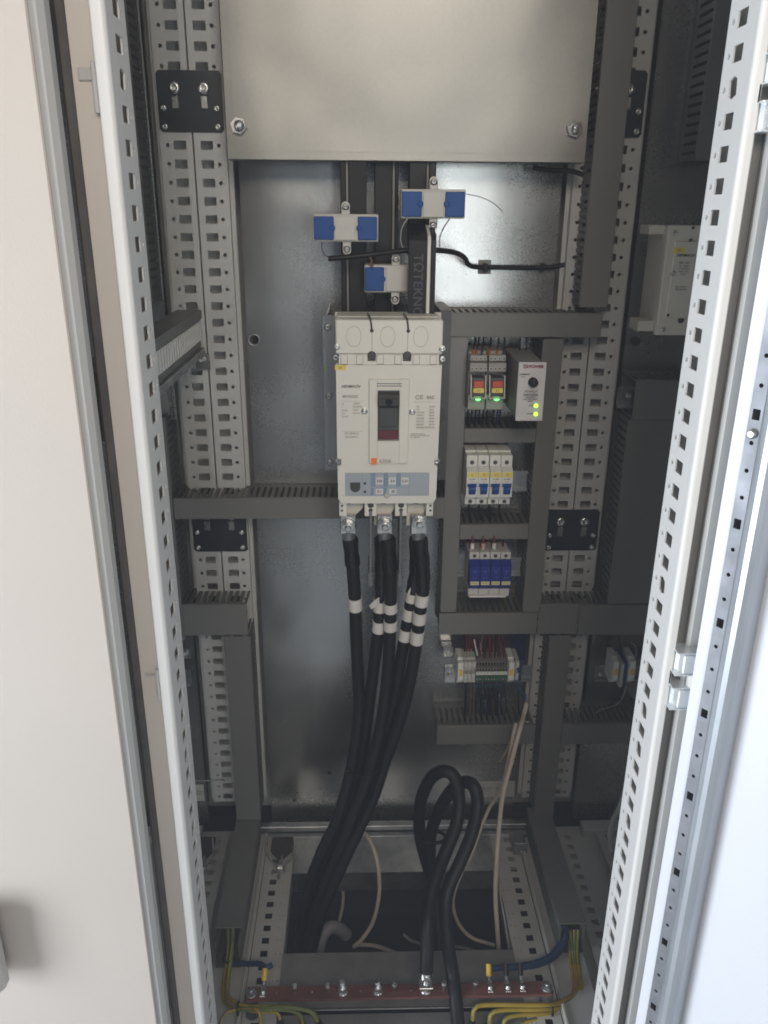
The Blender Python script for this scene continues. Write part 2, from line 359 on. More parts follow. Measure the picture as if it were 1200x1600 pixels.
# front uprights of the middle bay: inward face punched with square and keyhole-shaped slots
HQ = [rect(.0125, .0235, .0128, .0182, .0008), circ(.0125, .0405, .0025)]
HD = [[(.0125-.0088, .0235), (.0125-.006, .0300), (.0125+.006, .0318), (.0125+.0088, .0235), (.0125+.006, .0170), (.0125-.006, .0152)], circ(.0125, .0405, .0025)]
def fh(i): return HD if i in (HDI) else HQ
HDI = (48, 54, 52, 24, 22, 18, 30)
def upright_front(xi, sgn, nm, lw=.0142, fo=.043):
    """xi: X of the inward face; sgn: direction away from the bay's middle"""
    n = 68; z0 = zfr-.0125-.025*50; z1 = z0+n*.025
    u = MB()
    perforated(u, n, (xi, .7095, z0), (0,0,1), (0,1,0), (-sgn,0,0), .025, .050, fh, .0016)
    o = u.build('front_upright', PAINT, bayM)
    u = MB()                                                # front lip, rounded corner, folded back
    c = 5; pts = [(xi, .7095)]
    for k in range(c+1):
        a = k/c*math.pi/2; pts.append((xi+sgn*.004*(1-math.cos(a)), .7095-.0055-.004*math.sin(a)))
    pts += [(xi+sgn*(lw-.0012), .700), (xi+sgn*lw, .7012), (xi+sgn*lw, .716), (xi+sgn*(lw-.0017), .716), (xi+sgn*(lw-.0017), .703), (xi+sgn*.005, .703), (xi+sgn*.0017, .706), (xi+sgn*.0017, .7095)]
    u.prism(pts, 2, z0, z1)
    o2 = u.build('front_lip', PAINT, bayM)
    u = MB()                                                # outer flange that carries seal
    yf_ = .7145 if sgn > 0 else .7070
    u.box(xi+sgn*(lw+.0001), xi+sgn*fo, yf_, yf_+.0015, z0, z1); u.box(xi+sgn*(fo-.0015), xi+sgn*fo, yf_+.0016, .757, z0, z1)
    u.box(xi+sgn*.0016, xi+sgn*.049, .7595, .7610, z0, z1)
    u.build('sealing_flange', PAINT if sgn > 0 else PANEL, bayM)
    return z0, z1
zu0, zu1 = upright_front(-.2510, -1, 'l', .0115, .0312); upright_front(.2440, 1, 'r', .0100, .043)
# left seal strip, and a right gutter strip coloured for its shade
b = MB(); b.box(-.2902, -.2824, .7030, .7143, zu0, zu1, .002); b.build('door_seal', GASK, bayM)
b = MB(); b.box(.2545, .2660, .7100, .7143, zu0, zu1, .001); b.build('door_seal', mat('gutter_shade_grey', (.16, .16, .155), .7), bayM)  # grey strip stands in for the shade down in the gutter
b = MB(); b.box(.2662, .2800, .7040, .7143, zu0, zu1, .003); b.build('gutter_lip', mat('light_grey_lip_paint', (.50, .50, .48), .45, 0, .03, 8, .10, 900), bayM)
# roof, back and sides of each bay
for bay, x0, x1 in ((bayM, -.2995, .2995), (bayL, -.93, -.3005), (bayR, .3005, .93)):
    b = MB(); b.box(x0, x1, 1.372, 1.374, .02, ZT); b.build('back_sheet', PAINTR, bay)
    b = MB(); b.box(x0, x1, .70, 1.371, ZT+.001, ZT+.003); b.build('roof_sheet', PAINT, bay)
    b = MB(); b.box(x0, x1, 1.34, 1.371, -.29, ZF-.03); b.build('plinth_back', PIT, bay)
b = MB(); b.box(-.934, -.931, .70, 1.37, .02, ZT); b.build('side_sheet', PAINT, bayL)
b = MB(); b.box(.931, .934, .70, 1.37, .02, ZT); b.build('side_sheet', PAINT, bayR)
b = MB(); b.box(-.298, .298, .7165, .735, .01, ZF-.03, .002); b.build('plinth_front', DKP, bayM)

# floor frame with punched rails
def floor_part(nm, x0, x1, y0, y1, m_, z=ZF, th=.0016, par=bayM, bev=0):
    q = MB(); q.box(x0, x1, y0, y1, z-th, z, bev); return q.build(nm, m_, par)
GH = [rect(.0125, .0, .0125, .0115)]
def gfloor(par, xh, sgn, y0, n, extra=True):
    """punched rail in the floor; xh: centre of the square holes; sgn: towards the opening"""
    hs = [rect(.0125, .0200, .0125, .0120, .0005)]
    if extra: hs += [circ(.0125, .0395, .0013, 6), circ(.0125, .0465, .0013, 6)]
    q = MB(); w_ = .052 if extra else .034
    perforated(q, n, (xh-sgn*.0200, y0+.0125, ZF), (0,-1,0), (sgn,0,0), (0,0,1), .025, w_, hs, .0016)
    q.box(xh+sgn*(w_-.0200), xh+sgn*(w_-.0215), y0+.0125-.025*n, y0+.0125, ZF-.040, ZF-.0017)
    return q.build('floor_rail', PAINTR, par)
gfloor(bayM, -.2217, 1, 1.1356+.025*4, 20); gfloor(bayM, .2196, -1, 1.18177+.025*2, 20)
q = MB(); q.box(-.2990, -.2420, .73, 1.2475, ZF+.0045, ZF+.006); q.box(-.2480, -.2435, .73, 1.2475, ZF+.0061, ZF+.012, .001); q.build('floor_side_member', PAINTR, bayM)
q = MB(); q.box(.2400, .2990, .73, 1.2300, ZF+.0045, ZF+.006); q.box(.2415, .2460, .73, 1.2300, ZF+.0061, ZF+.012, .001); q.build('floor_side_member', PAINTR, bayM)
q = MB(); q.box(-.2405, .2405, 1.158, 1.2590, ZF-.006, ZF-.0020); q.box(-.2405, .2405, 1.156, 1.158, ZF-.045, ZF-.0018); q.build('floor_rear_sheet', STEELD, bayM)
q = MB(); q.box(-.1900, .1870, .885, .9800, ZF+.002, ZF+.0036); q.box(-.1900, .1870, .9801, .9816, ZF-.03, ZF+.0036); q.build('floor_front_sheet', mat('dull_grey_sheet', (.24, .235, .23), .45, .3, .12, 30), bayM)
q = MB(); q.box(-.1780, .1780, .8790, .8812, ZF+.004, ZF+.0062, .0005); q.box(-.185, .185, .72, .8780, ZF-.004, ZF-.0022); q.build('floor_front_sheet', mat('dull_grey_sheet', (.24, .235, .23)), bayM)
# lower rear cross rail
q = MB(); zc = U(620, 1293, 1.262).z
q.box(-.262, .270, 1.2600, 1.2745, zc-.0052, zc+.0058, .0012); q.box(-.262, .270, 1.2460, 1.2598, zc-.0150, zc-.0068, .001); q.box(-.262, .270, 1.2750, 1.2768, zc-.045, zc+.004)
q.build('lower_cross_rail', STEELD, bayM)
for bay, s in ((bayL, -1), (bayR, 1)):
    q = MB(); q.box(s*.3012, s*.93, .72, 1.275, ZF-.012, ZF-.010); q.build('floor_sheet', PAINTR, bay)
    g = gfloor(bay, s*.338, s, 1.2356, 20, False)
    q = MB(); q.box(s*.372, s*.93, 1.2460, 1.2745, zc-.030, zc+.002, .002); q.build('lower_cross_rail', PAINTR, bay)
g = gfloor(bayR, .418, 1, 1.2356, 20, False)

# ------------------------------------------------------------------ mounting plates
def plate(x0, x1, label, holes, z0, z1):
    q = MB(); q.box(x0, x1, YP, YP+.0025, z0, z1); e = x1 if x1 < 0 else x0; q.box(e-.0012, e+.0012, YP-.004, YP-.0001, z0, z1, .0004); q.box(x0, x0+.0025, YP+.0026, YP+.018, z0, z1); q.box(x1-.0025, x1, YP+.0026, YP+.018, z0, z1)
    return tag(q.build('mounting_plate', GALV), label, 'mounting plate')
zp0 = U(620, 1283, YP).z
# the middle plate really has its drilled holes: sheet pieces with holes
mp_ = MB()
def sheet_holes(mb, x0, x1, z0, z1, y, holes, th=.0025):
    outer = [(x0, z0), (x1, z0), (x1, z1), (x0, z1)]
    polys = [outer]+holes; flat = [p for pl in polys for p in pl]
    tri = tessellate_polygon([[Vector((a, c, 0)) for a, c in pl] for pl in polys])
    k = len(flat); fs = [tuple(t) for t in tri]+[tuple(k+j for j in reversed(t)) for t in tri]; o = 0
    for pl in polys: L_ = len(pl); fs += [(o+j, o+(j+1) % L_, k+o+(j+1) % L_, k+o+j) for j in range(L_)]; o += L_
    mb.add([(a, y, c) for a, c in flat]+[(a, y+th, c) for a, c in flat], fs)
hl = []
for px, py, r in ((397, 531, .0072), (515, 1207, .0042), (460, 1250, .0046), (790, 1205, .002)):
    p = U(px, py, YP); hl.append(circ(p.x, p.z, r, 16))
sheet_holes(mp_, -.2400, .2415, zp0, ZT-.05, YP, hl)
for x in (-.2400, .2390): mp_.box(x, x+.0025, YP+.0026, YP+.018, zp0, ZT-.05)
mp_.box(-.2374, .2389, YP+.0026, YP+.018, zp0, zp0+.0025)
tag(mp_.build('mounting_plate', GALV), 'large galvanised back plate behind the main breaker and black cables', 'mounting plate')
plate(-.895, -.366, 'galvanised back plate of the left bay behind the left upright', None, zp0, ZT-.05)
plate(.3640, .895, 'galvanised back plate of the right bay behind the smaller breaker', None, zp0, ZT-.05)
# washer-rimmed hole fitting on the plate's left
p = U(397, 531, YP); q = MB(); q.lathe((p.x, YP, p.z), (0,-1,0), [(0, .0095), (.0012, .0095), (.0016, .0088), (.0012, .0074), (-.001, .0072)], 20)
q.f = [f for f in q.f if len(f) < 10]; q.m = q.m[:len(q.f)]; q.s = q.s[:len(q.f)]
tag(q.build('hole_rim', STEELD, origin=p), 'dark round rimmed hole on the left of the back plate', 'grommet')

# ------------------------------------------------------------------ joint plates on the seams (black, two hooks, four screws)
def joint_plate(cx, px_top, px_bot, label):
    zt, zb = px_top, px_bot; y = YR-.0022; w2 = .0455
    t = thing('joint_plate', label, 'joint plate', (cx, y, zb), 'black joint plates across the upright seams')
    q = MB(); c = .004
    pts = [(cx-w2+c, zb), (cx+w2-c, zb), (cx+w2, zb+c), (cx+w2, zt-c), (cx+w2-c, zt), (cx-w2+c, zt), (cx-w2, zt-c), (cx-w2, zb+c)]
    q.prism(pts, 1, y, YR-.0002); q.build('plate', JPLATE, t)
    H = zt-zb
    for sx in (-1, 1):
        q = MB(); x = cx+sx*.0205; z = zb+H*.72
        screw(q, x, y, z, .0085, .005); q.build('screw_head', STEEL, t)
        q = MB(); q.box(x-.005, x+.005, y-.003, y-.0002, z-.0265, z-.010, .001); q.build('hook', STEEL, t)
        for zz in (zb+H*.39, zb+H*.09):
            q = MB(); screw(q, cx+sx*.0375, y, zz, .0046, .004); q.build('screw_head', STEEL, t)
    return t
joint_plate(-.3, U(296, 110, YR).z, U(296, 207, YR).z, 'black joint plate across the left seam near the top')
joint_plate(-.3, U(346, 782, YR).z, U(346, 861, YR).z, 'black joint plate across the left seam below the long duct')
joint_plate(.3, U(892, 796, YR).z, U(892, 861, YR).z+.002, 'black joint plate across the right seam beside the surge arresters')
joint_plate(.3, U(985, 110, YR).z, U(985, 215, YR).z, 'black joint plate half hidden by the upper right vertical duct')

# ------------------------------------------------------------------ wiring ducts
def duct(label, x0, x1, z0, z1, axis, yf=YD, yb=YP-.001, pitch=.0105, slot=.0048, cover=True, sides=(1,1), endcap=False):
    """slotted wiring duct on the plate; axis 'x' or 'z' is its run"""
    x0, x1 = sorted((x0, x1)); z0, z1 = sorted((z0, z1))
    t = thing('wiring_duct', label, 'wiring duct', ((x0+x1)/2, yb, z0), 'slotted grey wiring ducts')
    q = MB(); th = .0017
    if axis == 'x': a0, a1, c0, c1 = x0, x1, z0, z1
    else: a0, a1, c0, c1 = z0, z1, x0, x1
    def bx(a, b_, y0, y1, c, d):
        if axis == 'x': q.box(a, b_, y0, y1, c, d)
        else: q.box(c, d, y0, y1, a, b_)
    bx(a0, a1, yb-th, yb, c0, c1)
    for k, cc in enumerate(((c0+.0012, c0+.0012+th), (c1-.0012-th, c1-.0012))):
        bx(a0, a1, yb-.016, yb-th, *cc)
        n = int((a1-a0)/pitch)
        off = ((a1-a0)-n*pitch)/2
        for i in range(n+1):
            s0 = max(a0, a0+off+i*pitch-(pitch-slot)/2); s1 = min(a1, a0+off+i*pitch+(pitch-slot)/2)
            if s1-s0 > .0004: bx(s0, s1, yf+.0095, yb-.016, *cc)
        bx(a0, a1, yf+.0022, yf+.0095, *cc)
    q.build('channel', DUCT, t)
    if cover:
        q = MB(); 
        if axis == 'x': q.box(a0-.0006, a1+.0006, yf, yf+.002, c0, c1, .0008); q.box(a0-.0006, a1+.0006, yf+.0021, yf+.008, c1-.0011, c1, .0003); q.box(a0-.0006, a1+.0006, yf+.0021, yf+.008, c0, c0+.0011, .0003)
        else: q.box(c0, c1, yf, yf+.002, a0-.0006, a1+.0006, .0008); q.box(c0, c0+.0011, yf+.0021, yf+.008, a0, a1, .0003); q.box(c1-.0011, c1, yf+.0021, yf+.008, a0, a1, .0003)
        q.build('cover', DUCTC, t)
    return t
def DZ(y, x=620, Y=YD): return U(x, y, Y).z
def DX(x, y, Y=YD): return U(x, y, Y).x
duct('long horizontal duct passing behind the main breaker', DX(272, 795), DX(694, 800), DZ(779, 400), DZ(811, 400), 'x', pitch=.0102)
xa0, xa1 = (DX(699, 620)+DX(693, 900))/2-.001, (DX(726, 620)+DX(717, 900))/2
duct('tall vertical duct just right of the main breaker', xa0, xa1, DZ(956, 700), DZ(527, 700), 'z')
duct('top horizontal duct above the relays and the phase relay', DX(703, 505), DX(939, 505), DZ(527, 800)+.0005, DZ(489, 800), 'x', yf=YD-.003)
xd0, xd1 = (DX(842, 600)+DX(826, 850))/2, (DX(873, 600)+DX(855, 850))/2
duct('vertical duct right of the relays, breakers and surge arresters', xd0, xd1, DZ(956, 830), DZ(530, 850), 'z')
duct('short duct between the relays and the miniature breakers', xa1+.001, xd0-.001, DZ(692, 780), DZ(670, 780), 'x')
duct('short duct between the miniature breakers and surge arresters', xa1+.001, xd0-.001, DZ(843, 770), DZ(820, 770), 'x')
duct('horizontal duct closing the bottom of the duct ladder', DX(686, 975), DX(838, 975), DZ(990, 760), DZ(957.5, 760), 'x', yf=YD-.003)
duct('short horizontal duct under the black right joint plate', DX(841, 968), DX(903, 968), DZ(991, 870), DZ(945, 870), 'x')
duct('horizontal duct right of the short one, running behind the right upright', DX(904, 968), DX(1040, 968), DZ(991, 960), DZ(945, 960), 'x', yf=YD-.002)
xi0, xi1 = (DX(941, 0)+DX(905, 470))/2+.004, (DX(1003, 0)+DX(950, 470))/2-.002
duct('upper right vertical duct beside the blank cover', xi0, xi1, DZ(480, 930), ZT-.06, 'z')
xj0, xj1 = (DX(855, 1000)+DX(840, 1250))/2, (DX(891, 1000)+DX(868, 1250))/2
duct('lower right vertical duct reaching down to the floor', xj0, xj1, ZF+.062, DZ(994, 870), 'z')
duct('horizontal duct under the row of terminals', DX(683, 1150), xj0-.012, DZ(1163, 750), DZ(1135, 750), 'x')
duct('low horizontal duct crossing behind the right upright', xj1+.001, DX(1010, 1150), DZ(1163, 900), DZ(1133, 900), 'x')
duct('short horizontal duct below the left joint plate', DX(287, 970), DX(386, 970), DZ(993, 330), DZ(945, 330), 'x')
xn0, xn1 = (DX(351, 1000)+DX(368, 1270))/2, (DX(394, 1000)+DX(404, 1270))/2
duct('lower left vertical duct reaching down to the floor', xn0, xn1, ZF+.062, DZ(995, 370), 'z')
duct('vertical duct in the left bay beside the left joint plate', -.415, -.362, DZ(1000, 280), DZ(652, 280), 'z', pitch=.0125)
duct('upper vertical duct in the left bay beside the upright', -.418, -.3655, DZ(478, 230), ZT-.06, 'z', pitch=.0125)
duct('upper vertical duct in the right bay above the smaller breaker', DX(1103, 100)+.004, DX(1150, 100)+.012, DZ(250, 1080), ZT-.06, 'z', pitch=.0125)
duct('short horizontal duct under the smaller breaker', DX(992, 620), DX(1110, 620), DZ(656, 1020), DZ(594, 1020), 'x')
xt0 = (DX(979, 680)+DX(953, 930))/2
duct('wide vertical duct in the right bay under the short duct', xt0, xt0+.082, DZ(943, 990), DZ(657, 1000), 'z', pitch=.0125)
# ducts lying on the floor and running forward (open toward the camera)
def floor_duct(label, xa, xb, ya, yb_, s):
    t = thing('floor_duct', label, 'wiring duct', ((xa+xb)/2, ya, ZF), 'ducts lying on the cabinet floor')
    h = .058; z0 = ZF+.0070
    q = MB(); q.box(xa, xb, ya, yb_, z0, z0+.0016)
    n = int((yb_-ya)/.0125)
    for xx in (xa, xb-.0016):
        q.box(xx, xx+.0016, ya, yb_, z0+.0017, z0+.014); q.box(xx, xx+.0016, ya, yb_, z0+h-.012, z0+h-.003)
        for i in range(n): q.box(xx, xx+.0016, ya+i*.0125, ya+i*.0125+.0078, z0+.014, z0+h-.012)
    q.build('channel', DUCT, t)
    q = MB(); c0 = ya+(.024 if s < 0 else .004)
    q.box(xa-.002, xb+.002, c0, yb_, z0+h-.002, z0+h, .0008); q.box(xa-.002, xa-.0006, c0, yb_, z0+h-.010, z0+h-.0021); q.box(xb+.0006, xb+.002, c0, yb_, z0+h-.010, z0+h-.0021)
    q.build('cover', DUCTC, t)
    return t
zt_ = ZF+.065
pL0 = UZ(336, 1450, zt_); pL1 = UZ(375, 1450, zt_); pR0 = UZ(872, 1447, zt_); pR1 = UZ(909, 1447, zt_)
pl0 = UZ(370, 1290, zt_); pr0 = UZ(836, 1290, zt_)
xLf = (pL0.x+pl0.x)/2; xRf = (pR0.x+pr0.x)/2
floor_duct('open ended duct on the floor at the left with yellow-green wires', xLf, xLf+.040, pL0.y-.024, 1.245, -1)
floor_duct('open ended duct on the floor at the right with blue sleeve', xRf, xRf+.040, pR0.y, 1.245, 1)

# ------------------------------------------------------------------ depth-running slotted trunk at left + bits
zt0 = U(303, 484, 1.262).z; zt1 = U(303, 553, 1.262).z
t = thing('ribbed_trunk', 'ribbed grey trunk running front to back between the bays at left', 'cable trunk', (-.303, 1.0, zt1))
q = MB(); H = zt0-zt1
q.box(-.340, -.302, .765, 1.262, zt0-.013, zt0, .001)
q.box(-.3120, -.3065, .765, 1.262, zt1+.020, zt0-.0132)
q.box(-.340, -.3065, .765, 1.262, zt1+.010, zt1+.0198, .001)
q.build('body', DUCTC, t)
q = MB(); q.box(-.345, -.3010, .765, 1.262, zt1, zt1+.0098, .0008); q.build('lower_rail', STEELD, t)
q = MB()
for i in range(34): q.box(-.3065, -.3030, .770+i*.0145, .7768+i*.0145, zt1+.023, zt0-.0155)
q.build('rib_row', PAINT, t)['kind'] = 'stuff'
t = thing('angle_bracket', 'small steel bracket with a screw under the ribbed trunk', 'bracket', (-.303, 1.26, zt1-.03))
q = MB(); q.box(-.318, -.296, 1.268, 1.2705, zt1-.026, zt1-.001, .0005); q.build('plate', STEEL, t)
q = MB(); screw(q, -.307, 1.268, zt1-.010, .0048, .005); q.build('screw_head', STEEL, t)

# ------------------------------------------------------------------ blank cover over the busbars
YC = 1.208
zc0 = (U(357, 248, YC).z+U(912, 256, YC).z)/2
t = thing('blank_cover', 'large bare galvanised cover sheet at the top with two hex bolts', 'cover', (0, YC, zc0))
q = MB(); c = .003; x0, x1 = -.2420, .2500
q.box(x0, x1, YC, YC+.002, zc0, ZT-.03, .0008)
q.box(x0+.0002, x1-.0002, YC+.0021, YC+.030, zc0, zc0+.002, .0005)
for xx in (x0, x1-.002): q.box(xx, xx+.002, YC+.0021, YC+.030, zc0+.0021, ZT-.03)
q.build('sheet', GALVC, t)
q = MB(); q.box(x0+.0095, x0+.0099, YC-.00015, YC, zc0+.012, ZT-.05); q.box(x0+.010, x1-.010, YC-.00015, YC, zc0+.0105, zc0+.0109); q.build('fold_line', mat('scribed_line', (.20, .19, .17), .5, .5), t)
for px, py in ((373.5, 197), (897, 202)):
    p = U(px, py, YC); q = MB(); q.cyl((p.x, YC-.0001, p.z), (p.x, YC-.0065, p.z), .0118, .0110, n=6, smooth=False); q.lathe((p.x+.001, YC-.0065, p.z), (0,-1,0), [(0, .0072), (.0022, .0070), (.0042, .0052), (.0050, .0025)], 18); q.build('bolt', STEEL, t)

# ------------------------------------------------------------------ flexible insulated busbars
YB = 1.2135
def busbar(label, xa, xb, xs, y0, zb, zt, dx=.0032, depth=.022):
    t = thing('insulated_busbar', label, 'busbar', ((xa+xb)/2, y0, zb), 'black insulated busbars')
    q = MB(); q.box(xa, xs, y0, y0+depth, zb, zt, .0012); q.box(xs+dx, xb, y0-.001, y0+depth, zb, zt, .0012); q.build('insulation', BLK, t)
    q = MB(); q.box(xs, xs+dx, y0+.0045, y0+depth-.002, zb, zt); q.build('spacer_strip', MGREY, t)
    return t
def BX(x, y, Y=YB): return U(x, y, Y).x
zbt = zc0+.12; zbb = U(600, 497, YB).z-.012
busbar('left black insulated busbar pair with the lower blue and white sensor', BX(533, 400), BX(573, 400), BX(541.5, 400), YB, zbb, zbt)
busbar('middle black insulated busbar pair behind the small black-backed sensor', BX(585, 400), BX(622, 400), BX(613, 400), YB+.012, zbb, zbt)
busbar('upper right black busbar pair behind the highest blue and white sensor', BX(639, 300), BX(681, 300), BX(666.5, 300), YB+.004, U(660, 400, YB).z, zbt)
# lettered bar at front of the right pair
YB2 = 1.140
xa, xb, xw, xe = BX(638.5, 430, YB2), BX(667, 430, YB2), BX(672.5, 430, YB2), BX(680.5, 430, YB2)
zt2 = U(660, 366, YB2).z
t = thing('lettered_busbar', 'black busbar with faint grey lettering and white edge strip bending forward', 'busbar', ((xa+xe)/2, YB2, zbb), 'black insulated busbars')
q = MB(); pts = [(YB2, zbb), (YB2, zt2-.008), (YB2+.003, zt2-.002), (YB2+.010, zt2+.001), (YB2+.050, zt2+.012), (YB2+.050, zt2-.002), (YB2+.022, zt2-.012), (YB2+.018, zt2-.022), (YB2+.018, zbb)]
q.prism(pts, 0, xa, xb); q.build('insulation', BLK, t)
q = MB(); q.prism([(a+.001, c_) for a, c_ in pts], 0, xw, xe); q.build('insulation', BLK, t)
q = MB(); q.prism([(a+.0018, c_-.001) for a, c_ in pts], 0, xb+.0003, xw-.0003); q.build('white_edge_strip', WHITE, t)
text('TΩTEKNO', .0178, (xa+xb)/2, U(653, 447, YB2).z, YB2-.0006, INKG, t, rot=R(90), bold=0.0001)

# ------------------------------------------------------------------ current sensors
def sensor(label, px0, px1, py0, py1, Y, cuts, lugs, yback=.034, right=True):
    a = U(px0, (py0+py1)/2, Y); b_ = U(px1, (py0+py1)/2, Y); zt = U(600, py0, Y).z; zb = U(600, py1, Y).z
    t = thing('current_sensor', label, 'sensor', ((a.x+b_.x)/2, Y, zb), 'blue and white current sensors')
    q = MB(); q.box(a.x, b_.x, Y, Y+yback, zb, zt, .0012); q.build('housing', LGREY, t)
    w = (b_.x-a.x)/(px1-px0)
    for k, (c0, c1, kind) in enumerate(cuts):
        x0 = a.x+(c0-px0)*w; x1 = a.x+(c1-px0)*w
        if kind == 'blue':
            q = MB(); q.box(x0, x1, Y-.0030, Y-.0001, zb+.0022, zt-.0030, .0010)
            for zz in (zb+.005, zt-.006): q.lathe((x0+.0035 if k == 0 else x1-.0035, Y-.0030, zz), (0,-1,0), [(0,.0013),(.0006,.0011)], 8)
            xx = x1-.002 if k == 0 else x0+.002
            q.lathe((xx, Y-.0030, (zb+zt)/2), (0,-1,0), [(0,.0042),(.0009,.0036),(.0009,.0028),(.0003,.0024)], 14)
            q.build('blue_cover', BLUE, t)
        else:
            q = MB(); q.box(x0, x1, Y-.0022, Y-.0001, zb+.0018, zt-.0028, .0006); q.box(x0+.003, x1-.003, Y-.0027, Y-.0022, (zb+zt)/2-.0003, (zb+zt)/2+.0003)
            q.build('label_plate', LGREY, t)
    for lx, ly, up in lugs:
        p = U(lx, ly, Y+.004); q = MB()
        s = 1 if up else -1; e = zt if up else zb
        q.box(p.x-.0058, p.x+.0058, Y+.004, Y+.009, min(e-s*.002, p.z+s*.002), max(e-s*.002, p.z+s*.002), .001)
        q.cyl((p.x, Y+.004, p.z+s*.001), (p.x, Y+.009, p.z+s*.001), .0058, n=20)
        l = q.build('lug', LGREY, t)
        q = MB(); screw(q, p.x, Y+.004, p.z, .0041, .003); q.build('screw_head', STEELD, l)
    return t
sensor('blue and white sensor on the left busbar, purple wire below', 490, 591, 335, 378, 1.172, [(490.5, 521.5, 'blue'), (523, 555, 'l'), (559, 589, 'blue')], [(540, 323, 1), (542, 390, 0)])
sensor('highest blue and white sensor, on the right busbar', 627, 727, 295, 341, 1.172, [(628, 659, 'blue'), (661, 693, 'l'), (695.5, 726, 'blue')], [(678, 284, 1), (677, 352, 0)])
sensor('lowest blue and white sensor, partly behind the lettered busbar', 569.5, 645, 414, 457, 1.180, [(570, 600, 'blue'), (603, 636, 'l')], [(618.5, 405, 1), (617.5, 468, 0)])

# thin cables of the sensors
def cable(name, label, cat, pts, r, m_, group=None, n=10, step=6, parent=None, kind=None, z=None):
    P = [U(x, y, Y) for x, y, Y in pts]
    q = MB(); q.tube(P, r, n, step)
    o = q.build(name, m_, parent, origin=(P[0] if parent is None else None))
    if parent is None: tag(o, label, cat, group)
    return o
cable('black_cable', 'thin black sleeved cable running behind the busbars to the right duct', 'cable', [(513, 404, 1.165), (560, 400, 1.172), (610, 394, 1.176), (640, 391, 1.178), (682, 391, 1.170), (712, 395, 1.20), (726, 403, 1.24), (732, 413, 1.27), (744, 417, 1.288), (790, 418, 1.292), (850, 418, 1.292), (880, 414, 1.290), (903, 405, 1.285)], .0037, BLK)
cable('purple_wire', 'thin purple wire curling under the left sensor', 'wire', [(503, 378, 1.165), (503, 389, 1.165), (507, 398, 1.165), (516, 403, 1.165)], .0008, mat('purple_wire', (.07, .02, .10), .5), n=6)
cable('white_wire', 'thin pale wire on the left under the highest sensor', 'wire', [(637, 341, 1.165), (628, 357, 1.165), (626, 375, 1.168), (629, 387, 1.172)], .0009, WGREY, n=6)
cable('white_wire', 'thin pale wire on the right under the highest sensor', 'wire', [(703, 341, 1.165), (692, 358, 1.175), (687, 373, 1.175), (687, 388, 1.172)], .0009, WGREY, n=6)
cable('cable_end', 'short brown bent wire above the lowest sensor', 'wire', [(578, 402, 1.172), (581, 408, 1.17), (579, 413, 1.17), (584, 415, 1.17)], .0016, mat('brown_wire', (.14, .06, .045), .5), n=6)
for px, la in ((757, 'adhesive cable clip holding the black sensor cable, nearer the busbars'), (845, 'adhesive cable clip holding the black sensor cable, nearer the right duct')):
    p = U(px, 417, YP)
    t = thing('cable_clip', la, 'cable clip', (p.x, YP, p.z)); w_ = .010 if px < 800 else .012
    q = MB(); q.box(p.x-w_, p.x+w_, YP-.0018, YP-.0002, p.z-.0105*(1 if px < 800 else .5), p.z+.0105*(1 if px < 800 else .5), .0008); q.build('base', MGREY, t)
    q = MB(); q.box(p.x-.003, p.x+.003, YP-.0150, YP-.0138, p.z-.006, p.z+.006, .0004); q.box(p.x-.003, p.x+.003, YP-.0138, YP-.0018, p.z+.0048, p.z+.006); q.box(p.x-.003, p.x+.003, YP-.0138, YP-.0018, p.z-.006, p.z-.0048); q.build('strap', BLK, t)
cable('black_cable', 'black cable end looping under the right corner of the cover', 'cable', [(833, 262, 1.25), (860, 266, 1.245), (890, 267, 1.24), (912, 273, 1.238)], .0036, BLK)
cable('fine_wire', 'hair thin grey wire curving on the plate right of the highest sensor', 'wire', [(728, 303, 1.296), (752, 308, 1.297), (772, 318, 1.298), (785, 330, 1.298)], .0004, DKP, n=5)

# ------------------------------------------------------------------ main breaker
YK = 1.080
def KX(x, y=640, Y=YK): return U(x, y, Y).x
def KZ(y, x=607, Y=YK): return U(x, y, Y).z
XB0, XB1 = -.0940, .0480
def kx(px): return XB0+(px-526.5)/(688.5-526.5)*(XB1-XB0)     # face is ~162 px wide
t = thing('main_breaker', 'large cream three-pole breaker with dark toggle, feeding the black cables', 'circuit breaker', ((XB0+XB1)/2, YK+.1, KZ(788)))
zk_t, zk_s, zk_m, zk_b = KZ(500), KZ(554), KZ(570), KZ(786.5)
q = MB(); q.box(XB0+.0015, XB1-.0015, YK+.012, YK+.105, zk_b+.006, zk_t-.004, .002); q.build('body', BEIGE2, t)
# terminal cover with score lines, knock-out ovals
q = MB(); q.box(XB0, XB1, YK, YK+.075, zk_s+.0005, zk_t, .0016); tc_ = q.build('terminal_cover', BEIGE, t)
q = MB()
for px in (554, 605, 655):
    x = kx(px); z = (zk_s+zk_t)/2+.001; n = 22
    def oval(rx, rz): return [(x+math.copysign(abs(math.cos(2*math.pi*i/n))**.8, math.cos(2*math.pi*i/n))*rx, z+math.sin(2*math.pi*i/n)*rz) for i in range(n)]
    a, b_ = oval(.0098, .0135), oval(.0092, .0129)
    vs = [(p[0], YK-.0005, p[1]) for p in a]+[(p[0], YK-.0005, p[1]) for p in b_]+[(p[0], YK+.0002, p[1]) for p in a]+[(p[0], YK+.0002, p[1]) for p in b_]
    q.add(vs, [(i, (i+1) % n, n+(i+1) % n, n+i) for i in range(n)]+[(i, (i+1) % n, 2*n+(i+1) % n, 2*n+i) for i in range(n)]+[(n+i, n+(i+1) % n, 3*n+(i+1) % n, 3*n+i) for i in range(n)])
q.build('knock_out_rim', mat('cream_shadow_line', (.40, .385, .33), .5), tc_)
q = MB()
for px in (581.5, 635.5): q.box(kx(px)-.0003, kx(px)+.0003, YK-.0002, YK+.0004, zk_s+.004, zk_t-.010)
